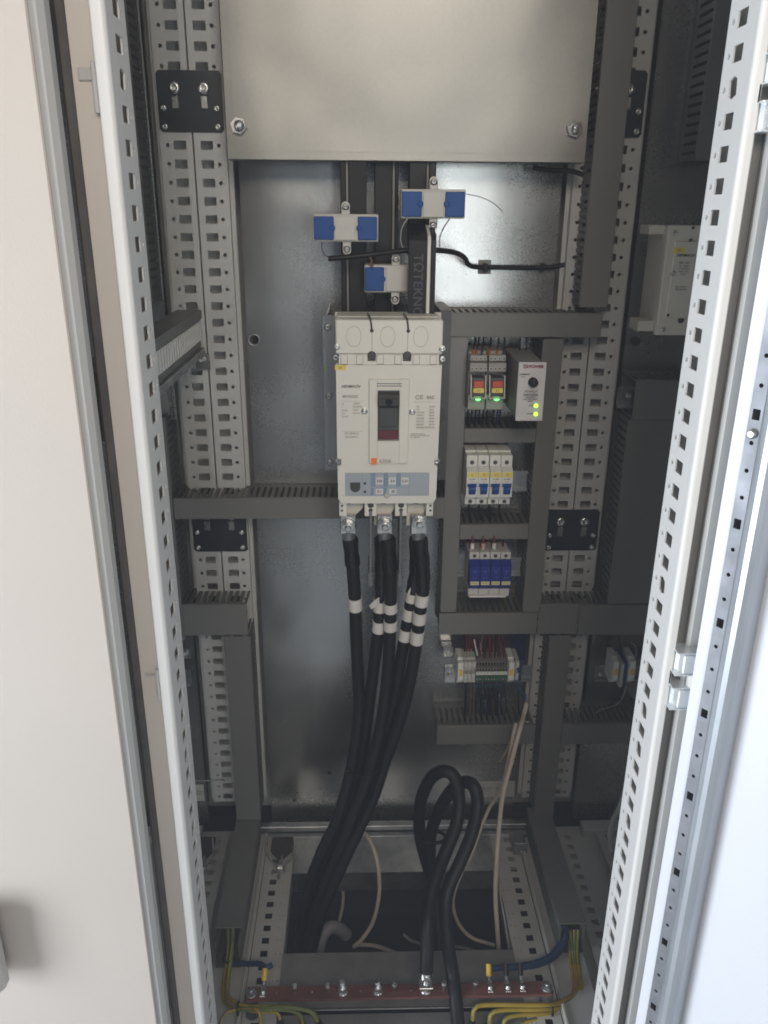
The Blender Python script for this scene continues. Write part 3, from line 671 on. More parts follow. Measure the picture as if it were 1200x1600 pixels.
q.build('score_line', MGREY, tc_)
q = MB(); zz = KZ(492); q.box(XB0+.002, XB1-.004, YK+.0300, YK+.080, zk_t-.004, zk_t+.0012, .0008); q.box(XB0-.003, XB1+.005, YK+.0805, YK+.084, zk_t-.02, zk_t+.0005, .001); q.build('top_ridge', BEIGE2, t)
for px in (581, 636):
    x = kx(px); q = MB(); q.lathe((x, YK+.0002, KZ(517)), (0,-1,0), [(0, .0026), (.0012, .0024), (.0016, .0018)], 12)
    q.box(x-.0018, x+.0004, YK+.0005, YK+.006, KZ(516), zk_t-.001); q.tube([(x, YK-.0012, KZ(517)), (x-.0006, YK-.0016, KZ(508)), (x-.0018, YK-.0012, zk_t+.0006), (x-.003, YK+.012, zk_t+.0030), (x-.005, YK+.035, zk_t+.004)], .0012, 8); q.build('seal_stem', DKP, tc_)
# shoulder strip with clips and dark access holes
xh1, xh2 = kx(581), kx(635)
q = MB(); hz = KZ(555.5); outer = [(XB0+.006, zk_m), (XB1-.006, zk_m), (XB1-.006, zk_s-.0002), (XB0+.006, zk_s-.0002)]
q.box(XB0+.004, xh1-.0052, YK+.0012, YK+.012, zk_m, zk_s, .0006); q.box(xh1+.0052, xh2-.0052, YK+.0012, YK+.012, zk_m, zk_s, .0006); q.box(xh2+.0052, XB1-.004, YK+.0012, YK+.012, zk_m, zk_s, .0006)
q.box(XB0+.004, XB1-.004, YK+.0014, YK+.012, zk_m, zk_m+.0045); q.build('shoulder', BEIGE, t)
for px in (539, 563, 594, 621, 649, 675):
    q = MB(); q.box(kx(px)-.0046, kx(px)+.0046, YK+.0002, YK+.0010, zk_m+.0006, zk_s-.0008, mi=1); q.box(kx(px)-.0041, kx(px)+.0041, YK-.0004, YK+.0001, zk_m+.0011, zk_s-.0008, .0002); q.build('clip', [BEIGE, MGREY], t)
for x in (xh1, xh2):
    q = MB(); q.lathe((x, YK-.0002, hz), (0,-1,0), [(0, .0058), (.0008, .0056), (.0010, .0048), (.0004, .0044)], 22)
    q.build('access_hole', DKP, t)
# face
q = MB()
pts = [(XB0, zk_m-.0003), (XB1, zk_m-.0003), (XB1-.0015, KZ(716)), (XB1-.0062, KZ(717.5)), (XB1-.0062, KZ(727)), (XB1-.0018, KZ(728.5)), (XB1-.0022, KZ(778)), (XB1-.0062, KZ(786.5)),
       (XB0+.0052, KZ(786.5)), (XB0+.0008, KZ(779)), (XB0+.0004, KZ(728.5)), (XB0+.0055, KZ(727)), (XB0+.0055, KZ(717.5)), (XB0+.0002, KZ(716))]
q.prism(pts, 1, YK, YK+.014); q.build('face', BEIGE, t)
# the two lower corner and middle screws
for px, py, r in ((528.5, 542.5, .0033), (688, 545, .0036), (570, 642.5, .0036), (644.5, 643.5, .0036)):
    q = MB(); yy = YK-.0001
    q.lathe((kx(px), yy, KZ(py)), (0,-1,0), [(0, r*1.3), (.0006, r*1.25), (.0006, r*1.05)], 18); screw(q, kx(px), yy-.0003, KZ(py), r, .0026); q.build('screw_head', STEEL, t)
for px, py in ((528, 722), (686, 722), (526, 560), (690, 562)):
    q = MB(); screw(q, kx(px), YK+.010, KZ(py), .0050, .006); q.build('screw_head', STEELD if px < 600 else STEEL, t)
# handle bezel
bx0, bx1, bz1, bz0 = kx(577), kx(639), KZ(591.5), KZ(723)
q = MB(); hx0, hx1, hz1, hz0 = kx(590.5), kx(624), KZ(609), KZ(688)
ym = YK-.0045
q.box(bx0, hx0, ym, YK-.0001, bz0, bz1, .0008); q.box(hx1, bx1, ym, YK-.0001, bz0, bz1, .0008); q.box(hx0, hx1, ym+.0001, YK-.0001, hz1, bz1-.0004); q.box(hx0, hx1, ym+.0001, YK-.0001, bz0+.0004, hz0)
hb = q.build('handle_bezel', BEIGE, t)
q = MB()
for r_ in (0, 1):
    for i in range(15): q.box(bx0+.0105+i*.00225, bx0+.0121+i*.00225, ym-.0003, ym+.0001, KZ(598.5)-r_*.0032-.0005, KZ(598.5)-r_*.0032+.0008)
q.build('vent_slot_row', DKP, hb)['kind'] = 'stuff'
q = MB(); q.box(hx0, hx1, YK-.0020, YK+.010, hz0+.0012, hz1-.0008); q.build('handle_slot', DKP, t)
q = MB(); q.box(hx0+.0002, hx1-.0002, YK-.0032, YK-.0019, hz0+.0020, KZ(672)); q.build('red_indicator', RED, t)
# toggle: sloped block
zA, zB = KZ(611), KZ(632)
q = MB(); x0, x1 = hx0+.0012, hx1-.0012
q.prism([(YK-.002, zA-.001), (YK-.017, zA-.005), (YK-.0205, zA-.008), (YK-.0195, zB+.003), (YK-.012, zB-.001), (YK-.002, zB-.003)], 0, x0, x1)
q.box(x0+.001, x1-.001, YK-.0045, YK-.0021, zB-.030, zB-.003, .0006); q.build('toggle', DKP, t)
q = MB(); q.prism([((hx0+hx1)/2-.005, zA-.0068), ((hx0+hx1)/2+.005, zA-.0068), ((hx0+hx1)/2+.0045, zA-.0125), ((hx0+hx1)/2+.0015, zA-.0155), ((hx0+hx1)/2-.0015, zA-.0155), ((hx0+hx1)/2-.0045, zA-.0125)], 1, YK-.0212, YK-.0200); q.build('toggle_recess', BLK, t)
# prints
q = MB(); q.box(kx(525), kx(541.5), YK-.0004, YK-.00005, KZ(578.5), KZ(570.5)); g = q.build('label_sticker', YEL, t)
text('Q3', .0042, kx(533), KZ(574.5), YK-.0006, INK, t)
text('HENMACH', .0052, kx(548.5), KZ(604), YK-.0003, INK, t, bold=.00015, shear=.35)
text('MX3622G', .0050, kx(548), KZ(619.5), YK-.0003, INKF, t, bold=.00008)
text('Ui\nf\nUimp\nIcu\nCat B', .0036, kx(534.5), KZ(641), YK-.0003, INKF, t, 'LEFT', .00004, sp=1.22)
text('1000V\n50/60Hz\n12kV\nIcs=Icu', .0036, kx(552), KZ(638), YK-.0003, INKF, t, 'LEFT', .00004, sp=1.22)
text('IEC 60947-2\nEN 60947-2', .0037, kx(550), KZ(680), YK-.0003, INKF, t, bold=.00005, sp=1.35)
text('CЄ', .0080, kx(655.0), KZ(621), YK-.0003, INKF, t, bold=.0002)
text('EAC', .0056, kx(672.5), KZ(621), YK-.0003, INKF, t, bold=.0003)
text('Ue\n(V)\n220/240\n380/415\n440/480\n500/550\n600/690\nIn=630A 40C', .0033, kx(651), KZ(651.5), YK-.0003, INKF, t, 'LEFT', .00004, sp=1.27)
text('Icu/Ics\n(kA)\n85/85\n65/65\n50/50\n35/35\n20/20\n50 Hz', .0033, kx(671), KZ(651.5), YK-.0003, INKF, t, 'LEFT', .00004, sp=1.27)
text('suitable for isolation\nread the manual before use\ntest regularly', .0024, kx(642), KZ(680.5), YK-.0003, INKF, t, 'LEFT', .00003, sp=1.0)
text('630A', .0076, kx(603), KZ(719), ym-.0003, INKF, t, bold=.00008)
q = MB(); q.box(kx(580.5), kx(589.5), ym-.0008, ym-.0001, KZ(724), KZ(714), .0003); q.build('orange_mark', ORSQ, t)
for a in ((534, 568, 627), (534, 568, 674), (647, 680, 628)):
    q = MB(); q.box(kx(a[0]), kx(a[1]), YK-.0002, YK+.0001, KZ(a[2])-.00012, KZ(a[2])+.00012); q.build('print_line', INKF, t)
# trip unit
tx0, tx1, tz1, tz0 = kx(539), kx(674), KZ(738.5), KZ(774.5)
q = MB(); q.box(tx0, tx1, YK-.0012, YK-.0001, tz0, tz1, .0004); tu = q.build('trip_unit', TRIP, t)
q = MB()
for px in (566.5, 580, 601, 621.5, 641.5): q.box(kx(px)-.0002, kx(px)+.0002, YK-.0015, YK-.0012, tz0+.0003, tz1-.0003)
q.box(kx(580), kx(641), YK-.0015, YK-.0012, KZ(760.5)-.0002, KZ(760.5)+.0002); q.build('divider', TRIPB, tu)
for px in (584, 604.5, 625): q = MB(); q.box(kx(px)-.0030, kx(px)+.0026, YK-.0015, YK-.0012, KZ(760)+.0004, tz1-.0004); q.build('blue_band', TRIPB, tu)
for px in (584, 604.5): q = MB(); q.box(kx(px)-.0030, kx(px)+.0006, YK-.0015, YK-.0012, tz0+.0005, KZ(761.5)-.0002); q.build('blue_band', TRIPB, tu)
for px, py, s_ in ((594, 751, '320'), (614.5, 751, '.3.0'), (635, 751, '2.21'), (594, 767.5, '0.1'), (615.5, 767.5, '.20')):
    q = MB(); q.box(kx(px)-.0052, kx(px)+.0052, YK-.0017, YK-.0012, KZ(py)-.0052*(1 if py < 760 else .75), KZ(py)+.0052*(1 if py < 760 else .75), .0002); q.build('dial_window', WHITE, tu)
    text(s_, .0052, kx(px), KZ(py), YK-.0019, INK, tu, bold=.00015)
n = 14; cx_, cz_ = kx(555), KZ(759)
q = MB(); q.prism([(cx_-.0072, cz_+.0055), (cx_+.0072, cz_+.0055)]+[(cx_+.0072*math.cos(-math.pi*i/12), cz_-.0015+.0075*math.sin(-math.pi*i/12)) for i in range(13)], 1, YK-.0019, YK-.0011); q.build('test_port', DKP, tu)
for py in (755, 768):
    q = MB(); q.lathe((kx(570.5), YK-.0012, KZ(py)), (0,-1,0), [(0, .0021), (.0005, .0019)], 12); q.build('indicator_hole', DKP, tu)
q = MB(); q.lathe((kx(606), YK-.0012, KZ(773.5)), (0,-1,0), [(0, .0040), (.0015, .0036), (.0020, .0020)], 14); q.build('lead_seal', LGREY, tu)
for px in (536, 676): q = MB(); q.lathe((kx(px), YK-.0001, KZ(772)), (0,-1,0), [(0, .0022), (.0008, .0020), (.0009, .0012)], 12); q.build('cover_pin', BEIGE, tu)
# lower terminals
zt3, zt4 = KZ(787.5), KZ(811)
def tblock(xa, xb, za, zb_): 
    q = MB(); q.box(xa, xb, YK+.006, YK+.060, za, zb_, .0008); return q
for i, (pa, pb) in enumerate(((528.5, 541.5), (570, 590), (620, 639.5), (671, 682.5))):
    q = tblock(kx(pa), kx(pb), KZ(809), zt3); q.build('phase_wall', BEIGE, t)
    if i in (1, 2):
        x = kx((pa+pb)/2)
        q = MB(); q.lathe((x, YK+.0058, KZ(791.5)), (0,-1,0), [(0, .0044), (.0006, .0040)], 16); q.build('wall_hole', DKP, t)
        q = MB(); q.lathe((x, YK+.0058, KZ(799.5)), (0,-1,0), [(0, .0030), (.0006, .0028)], 14); q.build('wall_hole', DKP, t)
        q = MB(); q.box(x-.0018, x+.0018, YK+.0035, YK+.070, KZ(899), KZ(800), .0006); q.box(x-.0032, x+.0032, YK+.003, YK+.070, KZ(918), KZ(897), .0008); q.build('phase_barrier', mat('grey_barrier', (.14, .14, .15), .45), t)
    else:
        for dz in (792.5, 800):
            q = MB(); q.lathe((kx(533 if i == 0 else 678), YK+.0058, KZ(dz)), (0,-1,0), [(0, .0018), (.0006, .0016)], 10); q.build('wall_hole', DKP, t)
for i, px in enumerate((543, 600.5, 654)):
    x = kx(px); y = YK+.010; zl = KZ(835, Y=y)
    xa_, xb_ = ((kx(528), kx(569)), (kx(585), kx(621.5)), (kx(640), kx(673)))[i]
    q = MB()
    q.prism([(xa_+.001, zt3), (xb_-.001, zt3), (xb_-.001, KZ(800)), (x+.011, KZ(812)), (x+.011, KZ(829)), (x-.012, KZ(829)), (x-.012, KZ(812)), (xa_+.001, KZ(808))], 1, YK+.020, YK+.024)
    q.build('terminal_pad', BEIGE2, t)
    q = MB(); q.box(kx((543, 601, 654.5)[i])-.0035, kx((543, 601, 654.5)[i])+.0035, YK+.0105, YK+.0195, KZ(791.5), KZ(788.5)); q.build('latch_slot', DKP, t)
# breaker fixing bracket
xq0, xq1 = U(505, 600, 1.182).x, U(522, 600, 1.182).x
t = thing('mounting_bracket', 'long galvanised bracket with three screws along the left of the main breaker', 'bracket', (xq0, 1.182, U(510, 735, 1.182).z))
q = MB(); za, zb_ = U(510, 735, 1.182).z, U(510, 492, 1.182).z
q.box(xq0, xq1+.008, 1.182, 1.184, za, zb_, .0006); q.box(xq0+.006, xq0+.008, 1.1841, 1.298, za, zb_); q.build('plate', GALV, t)
for py in (511, 619, 722):
    q = MB(); p = U(512, py, 1.182); screw(q, (xq0+xq1)/2, 1.182, p.z, .0052, .004); q.build('screw_head', STEELD, t)
q = MB(); q.box(XB1+.006, XB1+.022, 1.186, 1.298, zk_b, zk_t); tag(q.build('mounting_bracket', DKP), 'dark support strip between the breaker and the tall duct', 'bracket')

# ------------------------------------------------------------------ cable lugs, heavy cables
LY = YK+.006
def lug(px, py, label):
    p = U(px, py, LY-.006); t = thing('cable_lug', label, 'cable lug', (p.x, LY, p.z), 'bolted cable lugs under the main breaker')
    zl = U(px, 835, LY).z; zu = U(px, 806, LY).z
    q = MB(); q.box(p.x-.0115, p.x+.0115, LY, LY+.0035, zl, zu, .0012); q.box(p.x-.0118, p.x+.0118, LY+.006, LY+.013, zl-.002, zu-.001, .0012); q.build('palm', STEEL, t)
    q = MB(); hexbolt(q, p.x, LY-.0001, p.z, .0074, .0120); q.build('bolt', STEEL, t)
    q = MB(); q.tube([(p.x, LY+.006, zl+.004), (p.x+.0005, LY+.009, zl-.006), (p.x+.001, LY+.011, zl-.016)], .0098, 14, 4); q.build('barrel', STEELD, t)
lug(544, 823, 'bolted cable lug on the left pole with one black cable')
lug(601.5, 821, 'bolted cable lug on the middle pole with two black cables')
lug(655, 817, 'bolted cable lug on the right pole with two black cables')
cab = [
 ('leftmost heavy black cable with a single white tape ring', [(547,841,1.095),(551,882,1.10),(555,943,1.11),(556.5,992,1.12),(559,1047,1.13),(561,1102,1.135),(556,1157,1.13),(546,1212,1.12),(527,1280,1.10),(503,1330,1.09),(481,1390,1.08),(470,1450,1.07),(464,1500,1.06),(461,1560,1.05)], [(933,953)], 0),
 ('left of the two black cables from the middle lug, two white rings', [(597,841,1.100),(597,890,1.108),(596.5,925,1.112),(594,943,1.118),(592,979,1.122),(587,1020,1.13),(580,1075,1.14),(573,1130,1.15),(565,1185,1.15),(552,1240,1.14),(534,1290,1.13),(508,1350,1.12),(486,1410,1.11),(474,1460,1.10),(468,1520,1.09),(465,1580,1.08)], [(936,954),(968,987)], 0),
 ('right of the two black cables from the middle lug, two white rings', [(606,841,1.093),(609,890,1.095),(610,937,1.100),(609.5,992,1.11),(606,1047,1.118),(600,1102,1.12),(590,1157,1.12),(575,1212,1.11),(553,1270,1.095),(530,1330,1.08),(507,1385,1.07),(489,1440,1.06),(478,1500,1.05),(473,1560,1.04)], [(938,957),(967,985)], 0),
 ('left of the two black cables from the right lug, three white rings', [(651,841,1.102),(651,890,1.108),(645,925,1.112),(640,955,1.118),(633,992,1.122),(626,1033,1.128),(617,1089,1.135),(606,1130,1.14),(595,1171,1.142),(580,1225,1.14),(557,1285,1.12),(528,1350,1.10),(502,1410,1.09),(485,1470,1.08),(478,1530,1.07)], [(920,938),(950,967),(981,1000)], 0),
 ('right of the two black cables from the right lug, three white rings', [(656,841,1.095),(660,880,1.095),(661,920,1.098),(657,950,1.10),(653,985,1.105),(646,1033,1.11),(635,1089,1.115),(619,1144,1.12),(602,1190,1.12),(584,1245,1.11),(559,1300,1.09),(531,1360,1.07),(505,1420,1.055),(488,1480,1.045),(481,1540,1.035)], [(927,945),(956,974),(985,1003)], 0)]
for la, pts, rings, _ in cab:
    P = [U(*p) for p in pts]; t = thing('power_cable', la, 'cable', P[0], 'heavy black power cables')
    q = MB(); q.tube(P, .0098, 18, 7); q.build('sheath', CABLE, t)
    n = [i for i, p in enumerate(pts) if p[1] < 935]
    q = MB(); Q = P[:n[-1]+1]
    q.tube(Q, .0113, 18, 7, rf=lambda i, k: 1+.04*math.sin(i*1.3)+.03*math.sin(i*3.1)); q.build('heat_shrink', BLK2, t)
    ys = [p[1] for p in pts]
    def at(y):
        for i in range(len(pts)-1):
            if ys[i] <= y <= ys[i+1]:
                f = (y-ys[i])/(ys[i+1]-ys[i]); a, b_ = pts[i], pts[i+1]; return U(*[a[k]*(1-f)+b_[k]*f for k in range(3)])
    # ring centres measured on the sheath curve itself
    def curve(pts_):
        Pq = [Vector(p) for p in pts_]; qq = [Pq[0]*2-Pq[1]]+Pq+[Pq[-1]*2-Pq[-2]]; out = []
        for i in range(1, len(qq)-2):
            for k in range(12):
                tt = k/12; a, b_, c_, d = qq[i-1:i+3]; out.append(.5*((2*b_)+(c_-a)*tt+(2*a-5*b_+4*c_-d)*tt*tt+(3*b_-a-3*c_+d)*tt**3))
        return out
    CV = curve(P)
    for y0, y1 in rings:
        seg = []
        za = at(y0).z; zb_ = at(y1).z
        seg = [p for p in CV if zb_-.001 <= p.z <= za+.001]
        if len(seg) < 2: seg = [at(y0), at(y1)]
        q = MB(); q.tube(seg, .0107, 18, 2); q.build('white_tape_ring', TAPE, t)
    
# loose tape ends
for px, py, la in ((584, 945, 'loose end of white tape sticking out at the middle cables'), (636, 925, 'loose end of white tape sticking out at the right cables')):
    p = U(px, py, 1.10); w_ = .010 if px < 600 else .005
    q = MB(); vs = []; n = 7
    for i in range(n):
        f = i/(n-1); vs += [(p.x+.009-f*w_*1.6, 1.104-.004*math.sin(f*2.5), p.z+.011-f*f*.010-.003*f), (p.x+.009-f*w_*1.3, 1.107-.004*math.sin(f*2.5), p.z-.001-f*.009)]
    q.add(vs+[(a, b_+.0004, c_) for a, b_, c_ in vs], [(2*i, 2*i+1, 2*i+3, 2*i+2) for i in range(n-1)]+[(2*n+2*i, 2*n+2*i+2, 2*n+2*i+3, 2*n+2*i+1) for i in range(n-1)])
    tag(q.build('tape_end', TAPE, origin=p), la, 'tape')
# cable tie round the bundle
p = U(573, 1210, 1.095)
q = MB(); pts = []
for i in range(17):
    a = 2*math.pi*i/16; pts.append((p.x+.0255*math.cos(a)*1.15-.002, p.y+.030+.036*math.sin(a), p.z+.003*math.cos(a)))
q.tube(pts, .0017, 8, 3); q.box(p.x-.034, p.x-.028, p.y+.005, p.y+.012, p.z-.003, p.z+.003, .001); tag(q.build('cable_tie', BLK, origin=p), 'black cable tie binding the five heavy black cables', 'cable tie')

# black loop cables from the earth bar
def heavy(label, pts, r=.0103, m_=CABLE, name='black_cable', group='looped black cables at the earth bar'):
    P = [U(*p) for p in pts]; q = MB(); q.tube(P, r, 16, 7); return tag(q.build(name, m_, origin=P[0]), label, 'cable', group)
heavy('black cable looping up and over on the left, lugged to the red bar', [(666,1518,.875),(667,1490,.885),(668,1445,.91),(672,1405,.94),(683,1365,.97),(699,1325,1.0),(714,1285,1.02),(717,1245,1.04),(709,1213,1.05),(691,1205,1.06),(671,1219,1.08),(657,1255,1.10),(656,1305,1.11),(667,1350,1.11),(680,1390,1.10),(690,1450,1.06),(694,1520,1.02)])
heavy('black cable looping on the right, passing behind the red bar', [(716,1600,.850),(712,1560,.868),(707,1520,.895),(699,1470,.915),(696,1420,.94),(702,1385,.96),(720,1345,.98),(738,1300,1.00),(746,1255,1.02),(741,1230,1.03),(727,1222,1.05),(708,1232,1.07),(688,1262,1.09),(674,1300,1.10),(672,1340,1.10),(678,1380,1.09),(684,1440,1.05),(688,1520,1.00)])
p = U(676, 1308, 1.085); q = MB(); q.tube([(p.x+.022*math.cos(a*math.pi/6), p.y+.014*math.sin(a*math.pi/6), p.z) for a in range(13)], .0028, 8, 2); tag(q.build('cable_tie', BLK, origin=p), 'black tie round the two looped cables', 'cable tie')

# pale control cables
def pale(label, pts, r=.0034, m_=WCREAM): return heavy(label, pts, r, m_, 'pale_cable', 'pale control cables in the cabinet foot')
pale('long cream cable hanging from the terminal row to the floor opening', [(823,1098,1.19),(819,1115,1.185),(812,1140,1.15),(799,1190,1.13),(786,1240,1.12),(780,1290,1.10),(776,1340,1.07),(774,1400,1.05),(777,1450,1.03),(780,1500,1.02)], .0040)
pale('cream cable curling back into the floor opening from the hanging cable', [(806,1130,1.16),(796,1180,1.15),(783,1232,1.15),(765,1262,1.16),(752,1292,1.15),(738,1330,1.13),(722,1362,1.12),(711,1390,1.11),(708,1415,1.11),(716,1442,1.10),(737,1465,1.09),(773,1477,1.08)], .0032)
pale('pale cable arching out from behind the black bundle', [(556,1296,1.18),(572,1304,1.16),(585,1330,1.13),(592,1365,1.11),(592,1400,1.10),(583,1440,1.09),(566,1467,1.08),(553,1479,1.075),(563,1476,1.08),(590,1479,1.09),(625,1492,1.09)], .0036)
pale('short pale cable dropping into the pit behind the black bundle', [(537,1330,1.17),(536,1370,1.165),(536,1410,1.16),(530,1440,1.155)], .0028)
pale('yellowish thin cable end beside the hanging cream cable', [(826,1128,1.17),(812,1128,1.165),(803,1138,1.16),(795,1165,1.16),(781,1190,1.16)], .0010, mat('yellowish_wire', (.42, .36, .14), .5))
pale('dim pale cable lying low in the pit between the loops', [(630,1460,1.12),(648,1472,1.11),(680,1477,1.12),(720,1480,1.12),(745,1487,1.12)], .0028, WGREY)
pale('thin grey cable along the right edge of the floor opening', [(776,1330,1.13),(782,1400,1.06),(789,1440,1.03),(798,1500,1.00)], .0016, WGREY)
P = [U(*a) for a in [(494,1520,1.05),(497,1490,1.06),(503,1464,1.07),(516,1449,1.08),(532,1452,1.09),(541,1461,1.10)]]
q = MB(); q.tube(P, .0105, 18, 10, rf=lambda i, k: 1.0+.09*(i % 2)); tag(q.build('corrugated_conduit', mat('grey_conduit', (.26, .25, .25), .5), origin=P[0]), 'grey corrugated conduit bending over in the floor opening', 'conduit')

# ------------------------------------------------------------------ DIN rails
def rail(label, x0, x1, z, Y, ends=True):
    t = thing('mounting_rail', label, 'mounting rail', ((x0+x1)/2, Y, z))
    q = MB(); h = .0175
    q.box(x0, x1, Y, Y+.0012, z-h, z-.0135); q.box(x0, x1, Y, Y+.0012, z+.0135, z+h)
    q.box(x0, x1, Y+.0012, Y+.0075, z-.0135, z-.0123); q.box(x0, x1, Y+.0012, Y+.0075, z+.0123, z+.0135); q.box(x0, x1, Y+.0065, Y+.0075, z-.0123, z+.0123)
    q.build('rail', STEELD, t); return t
def U2(px, py, Y): p = U(px, py, Y); return p.x, p.z
zr1 = U(780, 605, 1.255).z; zr2 = U(780, 752, 1.250).z; zr3 = U(770, 886, 1.250).z
rail('steel rail behind the relays', xa1+.002, xd0-.002, zr1, 1.262)
rail('steel rail behind the four miniature breakers', xa1+.002, xd0-.002, zr2, 1.250)
rail('steel rail behind the four surge arresters', xa1+.002, xd0-.002, zr3, 1.250)

# ------------------------------------------------------------------ relays in their sockets
YRL = 1.190
def relay(label, cx0, cx1, shift):
    k = lambda x, y, Y=YRL: U(x, y, Y)
    xl = k(cx0, 600).x; xr = k(cx1, 600).x; w_ = xr-xl
    t = thing('relay', label, 'relay', ((xl+xr)/2, 1.262, k(760, 660).z), 'plug-in relays with green lamps')
    zt_ = k(760, 556).z; z1 = k(760, 581).z; z2 = k(760, 588).z; z3 = k(760, 618).z; zb_ = k(760, 632, 1.205).z
    q = MB(); q.box(xl, xr, YRL+.018, 1.261, zb_-.008, zt_+.004, .001)
    q.box(xl+.001, xr-.0005, YRL+.006, YRL+.018, k(760, 566).z+.0002, zt_, .0008); q.box(xl, xr-.0005, YRL-.001, YRL+.018, z1, k(760, 567).z, .0008); q.box(xl, xr-.0005, YRL+.006, YRL+.018, zb_-.006, k(760, 617).z, .0008)
    so = q.build('socket', mat('relay_socket_grey', (.27, .26, .24), .5, 0, .05, 20, .1, 600), t)
    for row, (yy, zz) in enumerate(((YRL+.006, k(760, 561.5).z), (YRL-.001, k(760, 575.5).z), (YRL+.006, k(760, 625).z))):
        for i in range(4):
            x = xl+w_*(.13+.245*i); q = MB(); q.lathe((x, yy+.0001, zz), (0,-1,0), [(0, .0025), (.0007, .0024), (.0007, .0016), (.0002, .0015)], 12)
            q.cyl((x, yy-.0001, zz), (x, yy-.0008, zz), .0015, n=10, mi=1); q.build('terminal_screw', [LGREY, DKP], so)
    q = MB(); q.box(xl+.003, xr-.003, YRL-.006, YRL+.018, z3-.001, z2-.001, .001); q.build('body', DKP, t)
    q = MB(); q.box(xl+.0055, xr-.0055, YRL-.010, YRL-.0061, k(760, 604).z, k(760, 593.5).z, .001); q.build('red_flag', REDO, t)
    q = MB(); q.box(xl+.0050, xr-.0050, YRL-.0108, YRL-.0061, k(760, 612).z, k(760, 604.3).z, .0008); q.build('yellow_tag', YEL, t)
    text('K%d' % (1 if cx0 < 750 else 2), .0042, (xl+xr)/2, k(760, 608).z, YRL-.0110, INK, t)
    q = MB(); zc_ = k(760, 619).z
    for xx in (xl+.0016, xr-.0030): q.prism([(YRL-.012, zc_), (YRL-.010, zc_+.004), (YRL-.002, z2+.002), (YRL+.002, z2+.002), (YRL-.006, zc_)], 0, xx, xx+.0014)
    q.box(xl+.0016, xr-.0016, YRL-.013, YRL-.006, zc_-.0014, zc_, .0004); q.build('retaining_clip', LGREY, t)
    q = MB(); p = U((cx0+cx1)/2+.5, 622.5, YRL-.004); q.lathe((p.x, YRL+.004, p.z), (0,-1,0), [(0, .0046), (.006, .0044), (.0085, .0032), (.0095, .0012)], 16); q.build('green_lamp', LEDG, t)
relay('left relay with red and yellow tags and a lit green lamp', 733, 760.5, 0)
relay('right relay with red and yellow tags and a lit green lamp', 762, 790, 0)

# ------------------------------------------------------------------ phase relay with white front
YPW = 1.130
a = U(811, 566, YPW); b_ = U(855, 566, YPW); c_ = U(804, 658, YPW); d_ = U(848, 658, YPW)
x0 = (a.x+c_.x)/2+.0005; x1 = (b_.x+d_.x)/2-.0005; zt_, zb_ = a.z, c_.z
t = thing('phase_relay', 'white fronted phase relay with black dial and two lit lime lamps', 'relay', ((x0+x1)/2, 1.26, zb_))
q = MB(); q.box(x0+.0015, x1-.0015, YPW+.0022, 1.262, zb_+.0015, zt_-.0015, .0012); q.build('housing', MGREY, t)
q = MB(); q.box(x0, x1, YPW+.0004, YPW+.0021, zb_, zt_, .0006); q.box(x0+.001, x1-.001, YPW, YPW+.0003, zb_+.001, zt_-.001); fr = q.build('front_plate', mat('relay_front', (.55, .53, .52), .45, 0, .02, 20), t)
def PX(px, py): return U(px, py, YPW)
def ptxt(s_, sz, px, py, m_=INK, al='CENTER', bo=.00008, sp=1.): p = PX(px, py); return text(s_, sz, p.x, p.z, YPW-.0003, m_, fr, al, bo, sp=sp)
p = PX(833, 573); text('POWER', .0060, PX(838, 573).x, p.z, YPW-.0003, INKR, fr, bold=.0003)
q = MB(); p = PX(821.5, 572.5); q.box(p.x-.0040, p.x+.001, YPW-.0003, YPW-.00005, p.z+.0012, p.z+.0026); q.box(p.x-.0030, p.x+.001, YPW-.0003, YPW-.00005, p.z-.0004, p.z+.0006); q.box(p.x-.0035, p.x+.001, YPW-.0003, YPW-.00005, p.z-.0026, p.z-.0014)
q.prism([(p.x+.001, p.z+.0026), (p.x+.003, p.z+.0020), (p.x+.0042, p.z), (p.x+.003, p.z-.0020), (p.x+.001, p.z-.0026), (p.x+.001, p.z-.0014), (p.x+.0024, p.z), (p.x+.001, p.z+.0014)], 1, YPW-.0003, YPW-.00005); q.build('logo_mark', INKR, fr)
ptxt('ASYMMETRY', .0026, 820, 585, bo=.00015); ptxt('% set', .0024, 817.5, 588.8)
ptxt('PTW02-P', .0044, 829.5, 612, bo=.0001)
ptxt('PHASE SEQUENCE', .0025, 829, 616); ptxt('UNDER VOLTAGE\nASYMMETRY\nAND FREQUENCY\nRELAY', .0026, 829, 622.5, sp=1.05)
ptxt('OUT', .0030, 830, 634); ptxt('POWER', .0030, 829, 646.5)
p = PX(832.5, 597)
for i in range(9):
    a_ = R(-225+i*33.75); text('|', .0022, p.x+math.cos(math.pi-a_)*-.0110, p.z+math.sin(-a_)*.0110, YPW-.0003, INKF, fr, rot=0)
q = MB(); q.lathe((p.x, YPW-.0001, p.z), (0,-1,0), [(0, .0070), (.007, .0066), (.008, .0058)], 26); kn = q.build('dial', BLK, t)
q = MB(); q.box(p.x-.0006, p.x+.0006, YPW-.0087, YPW-.0081, p.z-.001, p.z+.0055); q.build('pointer', DKP, kn)
for px, py in ((837.5, 634), (837, 647)):
    p = PX(px, py); q = MB(); q.lathe((p.x, YPW-.0001, p.z), (0,-1,0), [(0, .0026), (.0012, .0024), (.0024, .0014), (.0027, .0004)], 14); q.build('lime_lamp', LEDY, t)

